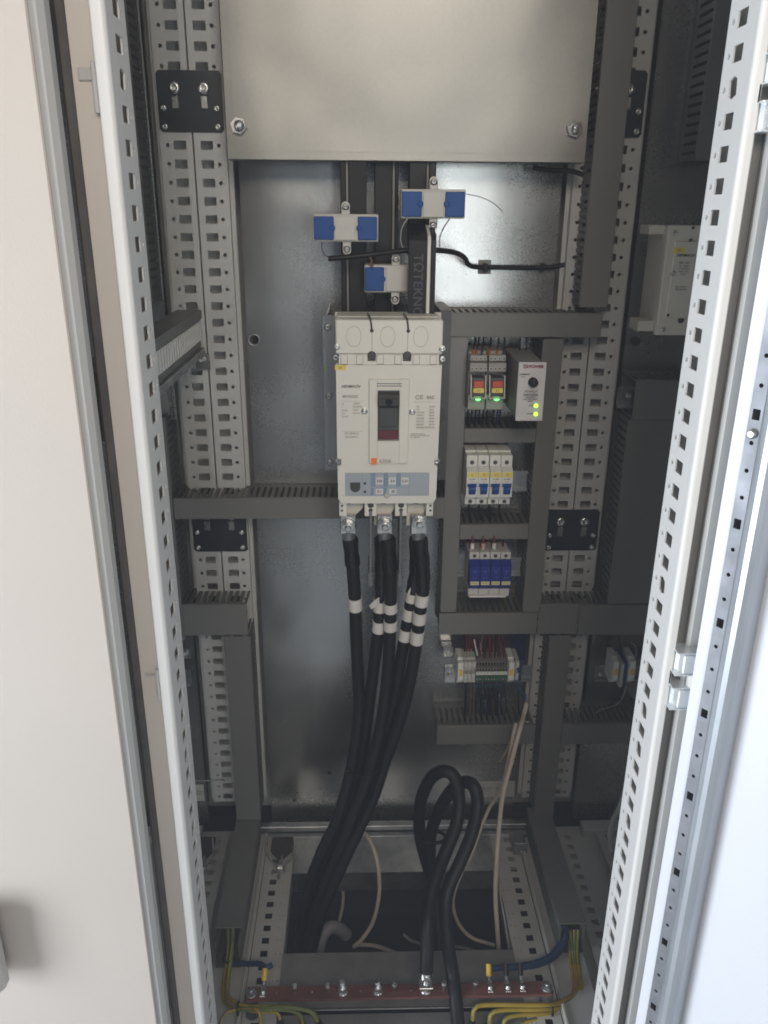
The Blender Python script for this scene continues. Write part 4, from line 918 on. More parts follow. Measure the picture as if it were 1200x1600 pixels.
# ------------------------------------------------------------------ four miniature breakers
YM = 1.178
zm = lambda y, Y=YM: U(765, y, Y).z
xm0 = (U(730, 720, YM).x+U(728, 780, YM).x)/2; xm1 = (U(803, 720, YM).x+U(798.5, 780, YM).x)/2; pw = (xm1-xm0)/4
for i in range(4):
    xa, xb = xm0+i*pw+.0003+(.0006 if i > 1 else 0), xm0+(i+1)*pw-.0003+(.0006 if i > 1 else 0)
    t = thing('miniature_breaker', '%s of the four small breakers with blue toggles, counted from the left' % ORD[i], 'circuit breaker', ((xa+xb)/2, 1.25, zm(789)), 'row of small blue-toggle breakers')
    q = MB()
    q.box(xa, xb, YM+.012, YM+.030, zm(733), zm(715), .0007); q.box(xa, xb, YM+.012, YM+.030, zm(788, YM+.012), zm(777, YM), .0007)
    q.box(xa, xb, YM+.030, YM+.070, zm(787), zm(712), .0005)
    q.prism([(YM, zm(737)), (YM+.011, zm(733)), (YM+.03, zm(733)), (YM+.03, zm(777)), (YM, zm(777))], 0, xa, xb)
    q.build('body', WHITE, t)
    for zz in (zm(722.5, YM+.012), zm(783.5, YM+.012)):
        q = MB(); q.lathe(((xa+xb)/2, YM+.0119, zz), (0,-1,0), [(0, .0034), (.0003, .0034), (.0003, .0026), (.0001, .0024)], 14); q.build('screw_port', DKP, t)
    q = MB(); q.box(xa+.0012, xb-.0008, YM-.0006, YM-.0001, zm(746), zm(738)); q.build('yellow_tag', YEL, t)
    text('F%d' % (i+1), .0042, (xa+xb)/2, zm(742), YM-.0008, INK, t)
    text('C6  400V', .0024, (xa+xb)/2, zm(749), YM-.0003, INK, t, bold=.0001); text('6000', .0022, (xa+xb)/2, zm(753), YM-.0003, INKF, t)
    q = MB(); q.box(xa+.0014, xb-.0014, YM-.0010, YM-.0001, zm(761), zm(755.5), .0004)
    q.prism([(YM-.001, zm(758)), (YM-.0085, zm(760)), (YM-.0090, zm(763)), (YM-.0045, zm(771)), (YM-.001, zm(771))], 0, xa+.0036, xb-.0036); q.build('blue_toggle', BLUE, t)
# ------------------------------------------------------------------ four surge arresters
YS = 1.185
zs = lambda y, Y=YS: U(765, y, Y).z
xs0 = (U(733, 870, YS).x+U(735, 920, YS).x)/2; xs1 = (U(800, 870, YS).x+U(799, 920, YS).x)/2; pw = (xs1-xs0)/4
YELS = mat('cream_yellow_label', (.62, .55, .25), .5, 0, .05, 50)
for i in range(4):
    xa, xb = xs0+i*pw+.0003, xs0+(i+1)*pw-.0003
    t = thing('surge_arrester', '%s of the four surge arresters with deep blue cartridges, counted from the left' % ORD[i], 'surge arrester', ((xa+xb)/2, 1.25, zs(932)), 'row of blue surge arresters')
    q = MB(); q.box(xa, xb, YS+.014, YS+.028, zs(878, YS+.01), zs(863, YS+.014), .0006); q.box(xa, xb, YS+.0281, YS+.066, zs(928), zs(861, YS+.028), .0005); q.box(xa, xb, YS+.010, YS+.028, zs(932, YS+.01), zs(919), .0006)
    q.build('base', LGREY, t)
    q = MB(); q.lathe(((xa+xb)/2, YS+.0139, zs(868.5, YS+.014)), (0,-1,0), [(0, .0030), (.0003, .0030), (.0002, .0024)], 14); q.build('screw_port', DKP, t)
    q = MB(); q.prism([(YS, zs(886)), (YS+.012, zs(879)), (YS+.028, zs(879)), (YS+.028, zs(921)), (YS+.008, zs(923)), (YS, zs(917))], 0, xa+.0002, xb-.0002); q.build('blue_cartridge', BLUE2, t)
    q = MB(); q.box(xa+.0016, xb-.0010, YS-.0005, YS-.0001, zs(914), zs(908.5)); q.build('cream_label', YELS, t)
    INKB = mat('pale_blue_print', (.10, .16, .42), .6)
    text('40kA\nT2', .0030, (xa+xb)/2, zs(894), YS-.0003, INKB, t, bold=.00005, sp=1.1); text('Uc 275V', .0022, (xa+xb)/2, zs(903), YS-.0003, INKB, t, bold=.00005); text('OK  30kA', .0020, (xa+xb)/2, zs(911.2), YS-.0007, INK, t)
    if i < 3:
        q = MB(); p = U((738, 755, 772)[i], 854, YS+.030); q.cyl((p.x, YS+.030, p.z-.005), (p.x, YS+.031, p.z+.0055), .0033, n=12); q.cyl((p.x, YS+.031, p.z+.0055), (p.x, YS+.044, p.z+.024), .0017, n=8, mi=1)
        tag(q.build('wire_ferrule', [WHITE if i != 1 else mat('pink_sleeve', (.55, .33, .28), .5), WRED], origin=p), ('white sleeved wire entering the first surge arrester', 'pinkish sleeved wire entering the second surge arrester', 'white sleeved wire entering the third surge arrester')[i], 'wire')
q = MB(); q.box(xs0+.002, xs1-.006, YS+.004, YS+.012, zs(935.5), zs(933), .0005); tag(q.build('bus_link', WHITE, origin=(xs0, YS, zs(935))), 'white link strip under the four surge arresters', 'link strip')

# ------------------------------------------------------------------ wires: relays, breakers
def wire(label, pts, r, m_, grp, sleeve=None, sl=.010, cat='wire'):
    P = [U(*p) for p in pts]; t = thing('wire', label, cat, P[0], grp)
    q = MB(); q.tube(P, r, 7, 4); q.build('core', m_, t)
    if sleeve:
        d = (P[1]-P[0]).normalized(); q = MB(); q.cyl(P[0]-d*.001, P[0]+d*sl, r*1.5, n=8); q.build('sleeve', sleeve, t)
    return t
for i, px in enumerate((739, 745, 753, 765, 777, 787)):
    wire('%s wire from the left coming down into the relay tops' % ORD[i], [(px, 553, 1.200), (px+.5, 545, 1.212), (px+3-i*.4, 536, 1.235), (px+4-i*.5, 524, 1.262)], .0012, WBLK, 'dark wires into the relay tops', ORANGE if i in (0, 1, 3, 4) else DKP, .010)
for i, (px, c) in enumerate(((733, WBLK), (739, WBLUD), (745, WBLK), (751, WBLUD), (757, WBLK), (763, WBLUD), (773, WBLK), (779, WBLUE), (783, WBLK))):
    wire('%s wire from the left leaving the relay bottoms' % ORD[i], [(px, 633, 1.210), (px-1.5, 642, 1.222), (px-2.5, 652, 1.240), (px-3, 662, 1.256), (px-3, 672, 1.262)], .0014, c, 'dark wires under the relays', TEAL if i in (7,) else None, .008)
for i, px in enumerate((812, 822)):
    wire(('left' if i == 0 else 'right')+' dark wire above the phase relay', [(px-1, 556, 1.235), (px, 545, 1.245), (px+1, 524, 1.26)], .0013, WBLK, 'dark wires above the phase relay')
for i, px in enumerate((733, 737, 749, 758, 769, 790)):
    wire('%s wire from the left above the small blue-toggle breakers' % ORD[i], [(px, 716, 1.215), (px+.5, 708, 1.225), (px+(3 if i % 2 else -1), 700, 1.235), (px+1, 690, 1.262)], .0019, WBLK, 'dark wires above the small breakers', MGREY if i in (2, 4) else None, .008)
for i, px in enumerate((733, 749, 765, 781)):
    wire('%s wire from the left under the small blue-toggle breakers' % ORD[i], [(px, 787, 1.215), (px-1, 797, 1.225), (px+1, 808, 1.243), (px+3, 822, 1.262)], .0018, WBLK, 'dark wires under the small breakers')
for i, px in enumerate((735, 752, 769, 786)):
    wire('%s thin dark red wire from the left above the surge arresters' % ORD[i], [(px, 853, 1.23), (px, 846, 1.240), (px+2, 836, 1.262)], .0016, WRED, 'dark red wires above the surge arresters')
wire('yellow-green wire end in the bottom duct at its left', [(716, 945, 1.262), (722, 952, 1.25), (727, 962, 1.255)], .0012, WGRN, None)
wire('yellow-green wire end in the bottom duct at its right', [(786, 930, 1.250), (789, 940, 1.25), (795, 952, 1.262)], .0014, WGRN, None)

# ------------------------------------------------------------------ terminal row
YT = 1.205; zt = lambda y, Y=YT: U(760, y, Y).z; xt = lambda x, Y=YT: U(x, 1052, Y).x
t = rail('steel rail carrying the long terminal row', xt(694, 1.245), xt(832, 1.245), zt(1053, 1.245), 1.245)
p = U(703, 1053, 1.243)
q = MB(); q.box(xt(694, 1.243), xt(712, 1.243), 1.240, 1.2440, zt(1065, 1.243), zt(1039, 1.243), .001)
q.box(xt(694, 1.243), xt(712, 1.243), 1.236, 1.2440, zt(1041, 1.243), zt(1038, 1.243), .0008); q.build('rail_end', STEEL, t)
q = MB(); hexbolt(q, p.x, 1.240, p.z, .0046, .006); q.build('bolt', STEEL, t)
q = MB(); p = U(700, 1018, 1.262); q.box(p.x-.009, p.x+.009, 1.260, 1.298, p.z-.0015, p.z, .0004); q.box(p.x-.009, p.x+.009, 1.2575, 1.2598, p.z-.011, p.z+.0105, .001); screw(q, p.x, 1.257, p.z-.001, .004, .003); tag(q.build('rail_bracket', STEEL, origin=p), 'bright steel bracket above the left end of the terminal row', 'bracket')
def endstop(label, px0, px1, Y, zy0, zy1):
    xa, xb = U(px0, 1052, Y).x, U(px1, 1052, Y).x
    t = thing('end_stop', label, 'end stop', ((xa+xb)/2, Y+.04, U(760, zy1, Y).z), 'white end stops with yellow tags')
    q = MB(); z0, z1 = U(760, zy1, Y).z, U(760, zy0, Y).z; q.box(xa, xb, Y, Y+.012, z0, z1, .0008); q.box(xa, xb, Y+.012, Y+.044, z0-.010, z1+.004, .0008); q.build('body', WHITE, t)
    q = MB(); q.box(xa+.0022, xb-.0022, Y-.0007, Y-.0001, (z0+z1)/2-.0072, (z0+z1)/2+.0055); q.build('yellow_tag', YELL, t); return t
endstop('white end stop with yellow tag at the left of the terminal row', 715, 724, YT-.010, 1036, 1064)
endstop('white end stop with yellow tag near the right of the terminal row', 794.5, 803.5, YT-.010, 1036, 1064)
for i in range(3):
    xa, xb = xt(724.5+i*6.3), xt(724.5+i*6.3+5.9)
    t = thing('terminal_block', '%s wide grey terminal from the left beside the left white end stop' % ORD[i], 'terminal block', ((xa+xb)/2, YT+.04, zt(1068)), 'grey feed terminals')
    q = MB(); q.box(xa, xb, YT, YT+.03, zt(1046), zt(1035), .0006); q.box(xa, xb, YT, YT+.03, zt(1066), zt(1053), .0006); q.box(xa, xb, YT+.012, YT+.042, zt(1070), zt(1033)); q.build('body', LGREY, t)
    for zz in (1043, 1060): q = MB(); screw(q, (xa+xb)/2, YT, zt(zz), .0022, .0010, n=10); q.build('clamp_screw', STEEL, t)
for i in range(11):
    xa, xb = xt(744+i*4.52), xt(744+i*4.52+4.2)
    t = thing('terminal_block', '%s narrow terminal from the left, dark above and green below' % ORD[i], 'terminal block', ((xa+xb)/2, YT+.04, zt(1070)), 'narrow terminals with green feet')
    q = MB(); q.box(xa, xb, YT+.008, YT+.04, zt(1040, YT+.008), zt(1034, YT+.008), .0004); q.box(xa, xb, YT+.013, YT+.04, zt(1046, YT+.013), zt(1040.4, YT+.013)); q.box(xa, xb, YT+.002, YT+.04, zt(1050), zt(1045.5), .0004); q.build('body', MGREY, t)
    q = MB(); q.box(xa+.0008, xb-.0008, YT+.0071, YT+.0079, zt(1038.8, YT+.008), zt(1035.2, YT+.008)); q.box(xa+.0008, xb-.0008, YT+.0012, YT+.0019, zt(1049.2), zt(1046.4)); q.build('test_slot', BLK, t)
    q = MB(); q.box(xa, xb, YT, YT+.010, zt(1055), zt(1050.3), .0004); q.build('white_marker', WHITE, t)
    q = MB(); q.prism([(YT+.0002, zt(1055.3)), (YT+.0002, zt(1064)), (YT+.006, zt(1068)), (YT+.012, zt(1068)), (YT+.012, zt(1055.3))], 0, xa, xb); q.build('green_foot', GREEN, t)
    q = MB(); q.lathe(((xa+xb)/2, YT+.0001, zt(1061)), (0,-1,0), [(0, .0013), (.0007, .0012)], 8); q.build('screw_head', STEEL if i not in (2, 7, 8) else STEELD, t)
t = thing('terminal_block', 'grey neutral terminal with blue strip at the right of the terminal row', 'terminal block', (xt(812), YT+.04, zt(1069)))
q = MB(); xa, xb = xt(804.5), xt(810.5); q.box(xa, xb, YT, YT+.03, zt(1044), zt(1034.5), .0006); q.box(xa, xb, YT, YT+.03, zt(1063), zt(1053), .0006); q.box(xa, xb, YT+.014, YT+.044, zt(1068), zt(1034)); q.build('body', LGREY, t)
q = MB(); q.box(xt(811), xt(816), YT+.005, YT+.04, zt(1067), zt(1034), .001); q.build('blue_strip', mat('dim_blue_plastic', (.015, .03, .12), .5), t)
# wires above the row (dark red) and below (navy)
cols = [WRED, WRED, WBLK, WRED, WRED, WRED, WBLK, WRED, WRED, WRED, WBLK]
for i in range(11):
    x = 746+i*4.5; dx = (-3, -1, 3, -2, 2, -3, 1, 2, -1, 2, -2)[i]
    wire('%s wire from the left rising from the narrow terminals' % ORD[i], [(x, 1034, 1.222), (x+dx*.3, 1025, 1.23), (x+dx, 1012, 1.245), (x+dx*1.2, 992, 1.262)], .0011, cols[i], 'dark red wires above the terminal row', ORANGE if i > 3 else (LGREY if i == 1 else WRED), .007)
for i, (x, c) in enumerate(((727, WBLK), (731, WRED), (735, WRED), (740, WRED))):
    wire('%s wire from the left rising from the wide grey terminals' % ORD[i], [(x, 1034, 1.222), (x-1, 1022, 1.235), (x-2, 992, 1.262)], .0018, c, 'wires above the grey terminals', LGREY if i in (1, 3) else None, .012)
for i in range(11):
    x = 745+i*4.5; dx = (6, 3, 8, -2, 3, -4, 2, 1, -6, -3, -8)[i]
    wire('%s wire from the left dropping from the green terminal feet' % ORD[i], [(x, 1070, 1.216), (x+dx*.3, 1080, 1.225), (x+dx, 1095, 1.245), (x+dx*.8, 1125, 1.262)], .0012, WBLUD if i % 3 else WBLK, 'navy wires under the terminal row', TEAL, .008)
for i, (x, c) in enumerate(((728, WBLK), (735, mat('grey_brown_wire', (.12, .09, .08), .5)), (741, mat('grey_brown_wire', (.12, .09, .08), .5)))):
    wire('%s thick wire from the left dropping from the wide grey terminals' % ORD[i], [(x, 1068, 1.216), (x, 1085, 1.23), (x-1, 1105, 1.25), (x-1, 1126, 1.262)], .0022, c, 'thick wires under the grey terminals')
WBRN = mat('brown_wire', (.14, .06, .045), .5)
for i in range(9):
    x = 749+i*5.2; dx = (4, -3, 5, -4, 2, -5, 3, -2, -4)[i]
    wire('%s wire from the left in the rear layer above the terminal row' % ORD[i], [(x, 1034, 1.232), (x+dx*.5, 1022, 1.242), (x+dx, 1008, 1.252), (x-dx*.4, 992, 1.272)], .0011, (WBRN, WGREY, WRED, WBLK, WBRN, WRED, WBLUD, WBRN, WBLK)[i], 'mixed wires in the rear layer above the terminal row', ORANGE if i % 2 else None, .006)
for i in range(8):
    x = 748+i*5.6; dx = (-5, 4, -7, 6, -3, 7, -6, 4)[i]
    wire('%s wire from the left in the rear layer under the terminal row' % ORD[i], [(x, 1068, 1.232), (x+dx*.4, 1082, 1.240), (x+dx, 1098, 1.252), (x+dx*.3, 1124, 1.272)], .0012, (WBLK, WGREY, WBLUD, WBRN, WBLK, WGREY, WBLK, WBLUD)[i], 'mixed wires in the rear layer under the terminal row')
wire('small white cable tie tail above the grey terminals', [(741, 999, 1.22), (743, 1010, 1.218), (746, 1024, 1.22)], .0012, WHITE, None, cat='cable tie')
wire('blue wire from the neutral terminal into the cream cable', [(809, 1068, 1.216), (812, 1077, 1.21), (820, 1084, 1.20), (823, 1096, 1.192)], .0016, WBLUE, None)
wire('dark blue wire running down right of the terminal row', [(811, 1070, 1.235), (810, 1090, 1.245), (811, 1122, 1.262)], .0014, WBLUD, None)
p = U(812, 1010, 1.29)
q = MB(); q.box(U(800, 1010, 1.285).x, U(822, 1010, 1.285).x, 1.284, 1.2985, U(812, 1034, 1.285).z, U(812, 992, 1.285).z, .002); tag(q.build('cable_sheath', mat('dark_blue_block', (.012, .025, .09), .5), origin=p), 'dark blue flat piece on the plate above the row right end', 'block')

# ------------------------------------------------------------------ stickers on the plates
def sticker(label, px0, px1, py0, py1, Y, body, sz=.004, tx=None):
    a = U(px0, py0, Y); b_ = U(px1, py1, Y)
    q = MB(); q.box(a.x, b_.x, Y-.0006, Y-.0001, b_.z, a.z); t = tag(q.build('sticker', LGREY, origin=(a.x, Y, b_.z)), label, 'sticker')
    text(body, sz, (a.x+b_.x)/2+(tx or 0), (a.z+b_.z)/2, Y-.0008, INK, t); return t
sticker('pale rating sticker low on the back plate behind the looped cable', 731, 803, 1221, 1245, YP, 'PANO TIPI    MCC-1\nSERI NO      0214', .0062)
sticker('small white sticker low on the left bay plate', 301, 320, 1226, 1251, YP, 'TEKNO\n0214', .0060)

# ------------------------------------------------------------------ right bay: smaller breaker
YV = 1.175
vx = lambda x, y=440, Y=YV: U(x, y, Y).x
vz = lambda y, x=1060, Y=YV: U(x, y, Y).z
def vxx(dx, py=440): return vx(1043, 440)+dx
xl = vx(1034, 440); xr = xl+.105; ztv, zbv = vz(352), vz(524)
t = thing('right_bay_breaker', 'smaller cream breaker with yellow tag half hidden behind the right upright', 'circuit breaker', ((xl+xr)/2, YV+.08, zbv))
q = MB(); q.box(xl+.002, xr, YV+.012, YV+.085, zbv+.004, ztv-.003, .002); q.build('body', BEIGE2, t)
q = MB(); q.box(xl+.0005, xr, YV, YV+.0119, zbv, ztv, .0012); q.box(xl+.011, xr-.011, YV-.0025, YV-.0001, vz(497), vz(377), .001); q.build('face', BEIGE2, t)
for za_, zb__ in ((vz(367), vz(352.5)), (vz(521), vz(504))): q = MB(); q.box(xl-.020, xl+.004, YV+.020, YV+.06, za_, zb__, .001); q.build('mounting_ear', BEIGE2, t)
for px, py in ((1053, 364), (1050, 427), (1036, 515)): 
    p = U(px, py, YV); q = MB(); screw(q, p.x, YV-.0001-(.0025 if py == 427 else 0), p.z, .0034, .003); q.build('screw_head', STEEL, t)
for px, py in ((1082, 356), (1078, 375), (1043, 492)):
    p = U(px, py, YV); q = MB(); q.lathe((p.x, YV-.0026, p.z), (0,-1,0), [(0, .0022), (.0004, .0020)], 10); q.build('dark_hole', DKP, t)
p = U(1064, 500, YV); q = MB(); q.lathe((p.x, YV-.0001, p.z), (0,-1,0), [(0, .0048), (.0006, .0044)], 14); q.build('dark_hole', DKP, t)
p = U(1060, 391, YV); q = MB(); q.box(p.x-.0085, p.x+.0085, YV-.0032, YV-.0026, p.z-.0038, p.z+.0038); q.build('label_sticker', YEL, t)
text('Q5', .0042, p.x, p.z, YV-.0034, INK, t)
for s_, sz, px, py in (('HENMACH', .0052, 1070, 399), ('MX 250', .0046, 1068, 410.5), ('Ui   1000V\nf    50/60Hz\nUimp  8kV\nCat A', .0032, 1067, 422), ('IEC 60947-2\nEN 60947-2', .0032, 1063, 450)):
    p = U(px, py, YV); text(s_, sz, p.x, p.z, YV-.0030, INK if sz > .005 else INKF, t, bold=.00012 if sz > .005 else .00004, shear=.35 if sz > .005 else 0, sp=1.15)
# knob behind plate, little rail pieces in the right bay
p = U(992, 533, YP); q = MB(); q.lathe((p.x, YP-.0001, p.z), (0,-1,0), [(0, .0075), (.004, .0072), (.004, .005), (.001, .0045)], 18); tag(q.build('plate_plug', DKP, origin=p), 'dark round plug on the right bay plate under the smaller breaker', 'plug')
t = rail('short steel rail end with a screw left of the short duct', vx(966, 620, 1.262), vx(990, 620, 1.262), U(978, 621, 1.262).z, 1.262)
q = MB(); p = U(981.5, 618, 1.2605); screw(q, p.x, 1.2618, p.z, .0046, .005); q.build('screw_head', STEEL, t)
t = rail('steel rail of the right bay low terminals', U(931, 1052, 1.262).x, U(1040, 1052, 1.262).x, U(960, 1052, 1.262).z, 1.262)
q = MB(); p = U(937.5, 1054, 1.260); screw(q, p.x, 1.2618, p.z, .0046, .005); q.build('screw_head', STEEL, t)
endstop('white end stop with yellow tag in the right bay, left one', 957, 966, 1.222, 1036, 1066)
endstop('white end stop with faded tag in the right bay, partly behind the upright', 983, 992, 1.222, 1036, 1066)
q = MB(); xa, xb = U(968, 1050, 1.23).x, U(973.5, 1050, 1.23).x; z0, z1 = U(970, 1072, 1.23).z, U(970, 1036, 1.23).z
q.box(xa, xb, 1.226, 1.27, z0, z1, .0006); q.box(xb+.0004, xb+.008, 1.230, 1.27, z0, z1, .0006, mi=1)
tag(q.build('terminal_block', [LGREY, mat('dull_blue_terminal', (.03, .06, .16), .5)], origin=(xa, 1.23, z0)), 'grey and blue terminal pair between the right bay end stops', 'terminal block')
wire('pale wire drooping left from the right bay terminals', [(978, 1072, 1.245), (975, 1085, 1.25), (967, 1098, 1.255), (955, 1104, 1.262), (938, 1109, 1.262), (930, 1116, 1.266)], .0013, WGREY, None)
wire('navy wire curving down from the right bay terminals', [(972, 1074, 1.245), (968, 1085, 1.25), (958, 1097, 1.258), (948, 1106, 1.265)], .0018, WBLUD, None)
wire('grey wire loop above the right bay terminals', [(986, 1004, 1.26), (993, 1010, 1.255), (994, 1022, 1.25), (990, 1034, 1.25)], .0014, WGREY, None)
wire('dark wire left of the loop above the right bay terminals', [(967, 992, 1.285), (969, 1012, 1.28), (971, 1034, 1.26)], .0014, WBLK, None)
pale('thick grey cable standing in the right bay behind the upright', [(985, 1190, 1.20), (978, 1230, 1.19), (968, 1262, 1.18), (957, 1284, 1.17), (953, 1302, 1.16), (955, 1330, 1.15)], .0055, WGREY)

# ------------------------------------------------------------------ left bay bits
t = thing('steel_strap', 'tall bright steel strap in the left bay under the ribbed trunk', 'bracket', (U(268, 620, 1.25).x, 1.25, U(268, 655, 1.25).z))
q = MB(); xa = U(264, 620, 1.25).x; q.box(xa, xa+.0035, 1.248, 1.256, U(268, 655, 1.25).z, U(268, 590, 1.25).z, .001); q.box(xa+.006, xa+.0085, 1.246, 1.256, U(268, 655, 1.25).z, U(268, 586, 1.25).z, .001); q.build('strap', STEEL, t)
q = MB(); p = U(255, 600, 1.262); q.box(p.x-.03, p.x+.010, 1.250, 1.296, U(255, 648, 1.262).z, U(255, 575, 1.262).z, .002); tag(q.build('left_bay_module', MGREY, origin=p), 'grey module in the left bay half behind the left upright', 'module')
t = rail('short bright rail end low in the left bay', U(280, 1062, 1.27).x-.02, U(298, 1062, 1.27).x, U(292, 1060, 1.27).z, 1.27)
q = MB(); p = U(292, 1021, 1.262); q.box(p.x-.010, p.x+.007, 1.2618, 1.264, p.z-.011, p.z+.011, .0005); screw(q, p.x-.001, 1.2616, p.z, .0048, .005); tag(q.build('small_bracket', STEEL, origin=p), 'small bright bracket with a screw low in the left bay', 'bracket')
wire('thin pale wire crossing low behind the left upright', [(300, 1219, 1.285), (320, 1220, 1.283), (345, 1219, 1.272), (352, 1221, 1.272)], .0012, WGREY, None)

# ------------------------------------------------------------------ earth bar and its bolts
YE0, YE1, ZE = .868, .890, CAMH-1.098
xe0 = UZ(386, 1548, ZE).x; xe1 = UZ(862, 1552, ZE).x
t = thing('earth_bar', 'long red-brown copper bar with bolts across the cabinet foot', 'earth bar', ((xe0+xe1)/2, .88, ZE))
q = MB(); nb = 10; hb_ = []
sx = lambda px: xe0+(px-386)/(862-386)*(xe1-xe0)
outer = [(xe0, YE0), (xe1, YE0), (xe1, YE1), (xe0, YE1)]
hs = [circ(sx(716), .879, .0058, 14)]
polys = [outer]+hs; flat = [p for pl in polys for p in pl]
tri = tessellate_polygon([[Vector((a, c, 0)) for a, c in pl] for pl in polys]); k = len(flat)
fs = [tuple(t_) for t_ in tri]+[tuple(k+j for j in reversed(t_)) for t_ in tri]; o = 0
for pl in polys: L_ = len(pl); fs += [(o+j, o+(j+1) % L_, k+o+(j+1) % L_, k+o+j) for j in range(L_)]; o += L_
q.add([(a, c, ZE) for a, c in flat]+[(a, c, ZE-.005) for a, c in flat], fs)
q.build('bar', BAR, t)
for px in (393, 857): q = MB(); q.cyl((sx(px), .879, ZE-.044), (sx(px), .879, ZE-.0052), .010, n=14); q.build('insulator', DKP, t); q = MB(); hexbolt(q, sx(px), .879, ZE, .0060, .006, (0,0,1)); q.build('bolt', STEELD, t)
def stud(px, r, h, big=False):
    q = MB(); x = sx(px)
    if big:
        q.lathe((x, .879, ZE+.0001), (0,0,1), [(0, .0088), (.0018, .0088), (.0020, .0078), (.0036, .0078)], 18); q.cyl((x, .879, ZE+.0036), (x, .879, ZE+.0096), .0074, n=6, smooth=False)
        q.lathe((x, .879, ZE+.0096), (0,0,1), [(0, .0066), (.001, .0066), (.0012, .0045), (.010, .0045), (.011, .0038)], 14)
    else:
        q.lathe((x, .879, ZE+.0001), (0,0,1), [(0, .0020), (h*.55, .0020), (h*.56, .0042), (h*.8, .0044), (h, .0034)], 12)
    return q.build('bolt', STEEL, t)
for px in (461, 512, 616, 694, 743): stud(px, .003, .015)
for px in (535, 590, 665.5): stud(px, .007, .02, True)
for px in (432.5, 488, 564, 643, 666): 
    q = MB(); q.lathe((sx(px), .879, ZE+.0001), (0,0,1), [(0, .0018), (.0012, .0015)], 10); q.build('rivet', STEEL, t)
def small_lug(px, sleeve, m_, la):
    x = sx(px); t2 = thing('cable_lug', la, 'cable lug', (x, .885, ZE), 'small lugs on the earth bar')
    q = MB(); q.box(x-.0042, x+.0042, .872, .890, ZE+.0002, ZE+.0016, .0004); q.cyl((x, .890, ZE+.002), (x, .898, ZE+.006), .0030, n=10); q.build('palm', STEEL, t2)
    q = MB(); q.lathe((x, .879, ZE+.0017), (0,0,1), [(0, .0042), (.001, .0042), (.0012, .0034), (.004, .0034), (.0045, .0020)], 12); q.build('bolt', STEEL, t2)
    q = MB(); q.cyl((x, .896, ZE+.0052), (x+.001, .908, ZE+.016), .0040, n=12); q.build('sleeve', m_, t2)
small_lug(411, 1, YELL, 'small lug with yellow sleeve at the left end of the red bar')
small_lug(767, 1, YELL, 'small lug with yellow sleeve right of the middle of the red bar')
small_lug(795, 1, BLK, 'small lug with black sleeve on the red bar, left of the two')
small_lug(818, 1, BLK, 'small lug with black sleeve on the red bar, right of the two')
# lug of the looped cable
t = thing('cable_lug', 'large bright lug bolting the looped black cable to the red bar', 'cable lug', (sx(665.5), .885, ZE+.012))
q = MB(); x = sx(665.5); q.box(x-.0105, x+.0105, .870, .890, ZE+.0116, ZE+.0136, .0008); q.tube([(x, .888, ZE+.0128), (x, .893, ZE+.022), (x, .893, ZE+.034)], .0096, 14, 4); q.build('palm', STEEL, t)

# yellow-green earth wires
def yg(label, pts, r=.0026, stripes=True, end=None):
    P = [U(*p) for p in pts]; t = thing('earth_wire', label, 'wire', P[0], 'yellow and green earth wires')
    q = MB(); q.tube(P, r, 12, 8)
    # every sheath face is green or yellow by its place round the wire, twisting slowly
    n = 12
    for i in range(len(q.f)-2):
        ring, k = divmod(i, n); q.m[i] = 1 if ((k+ring*.16) % n) < 6.5 else 0
    q.build('sheath', [WGRN, WYEL], t)
    if end:
        d = (P[-1]-P[-2]).normalized(); q = MB(); q.cyl(P[-1]-d*.002, P[-1]+d*.016, r*1.35, n=10); q.build('sleeve', end, t)
yg('green-yellow wire out of the left floor duct, inner one', [(356,1445,.99),(357,1480,.97),(352,1520,.94),(348,1550,.91),(353,1568,.89),(372,1577,.87),(410,1578,.86),(445,1578,.86),(468,1585,.855),(474,1600,.855)], .0028, end=BLK)
yg('green-yellow wire out of the left floor duct, outer one', [(364,1445,.985),(363,1480,.965),(358,1520,.935),(355,1550,.905),(360,1562,.885),(385,1572,.87),(425,1573,.86),(462,1575,.855),(488,1582,.85),(497,1596,.85)], .0032, end=BLK)
yg('green-yellow wire branching down at the far left', [(372,1577,.868),(355,1582,.86),(345,1596,.85),(342,1615,.84)], .0022)
yg('yellow-green wire dropping in front of the left bar end', [(398,1576,.862),(405,1583,.855),(407,1600,.85),(407,1620,.84)], .0022)
yg('yellow-green wire from the left bundle ending in a black sleeve', [(372,1576,.872),(405,1581,.864),(432,1583,.858),(438,1596,.852)], .0024, end=BLK)
for i, (x0_, xk, ye, xe_) in enumerate(((893, 905, 1566, 742), (889, 900, 1572, 768), (896, 908, 1578, 790), (900, 912, 1584, 815))):
    yg('%s yellow earth wire of the right bundle, counted from the back' % ORD[i], [(x0_-2+i*2, 1452, .985), (x0_+2, 1490, .965), (x0_+5, 1520, .935), (xk-4, 1548, .905), (875+i*4, ye, .88), (845, ye+4+i, .868), (xe_+20, ye+4+i*2, .862), (xe_, ye+10+i*2, .856), (xe_-4, ye+30, .85)], .0034, end=BLK)
for px, py, Y, la in ((357, 1497, .955, 'black tie on the left earth wires near the duct mouth'), (372, 1576, .868, 'black tie on the left earth wires at the bend'), (862, 1577, .872, 'black tie on the right earth wires by the bar end')):
    p = U(px, py, Y); q = MB()
    ax_ = 'v' if py < 1520 else 'h'
    q.tube([((p.x+.0085*math.cos(a*math.pi/5), p.y+.0085*math.sin(a*math.pi/5), p.z) if ax_ == 'v' else (p.x, p.y+.0085*math.sin(a*math.pi/5), p.z+.0085*math.cos(a*math.pi/5))) for a in range(11)], .0014, 6, 2); tag(q.build('cable_tie', BLK, origin=p), la, 'cable tie')
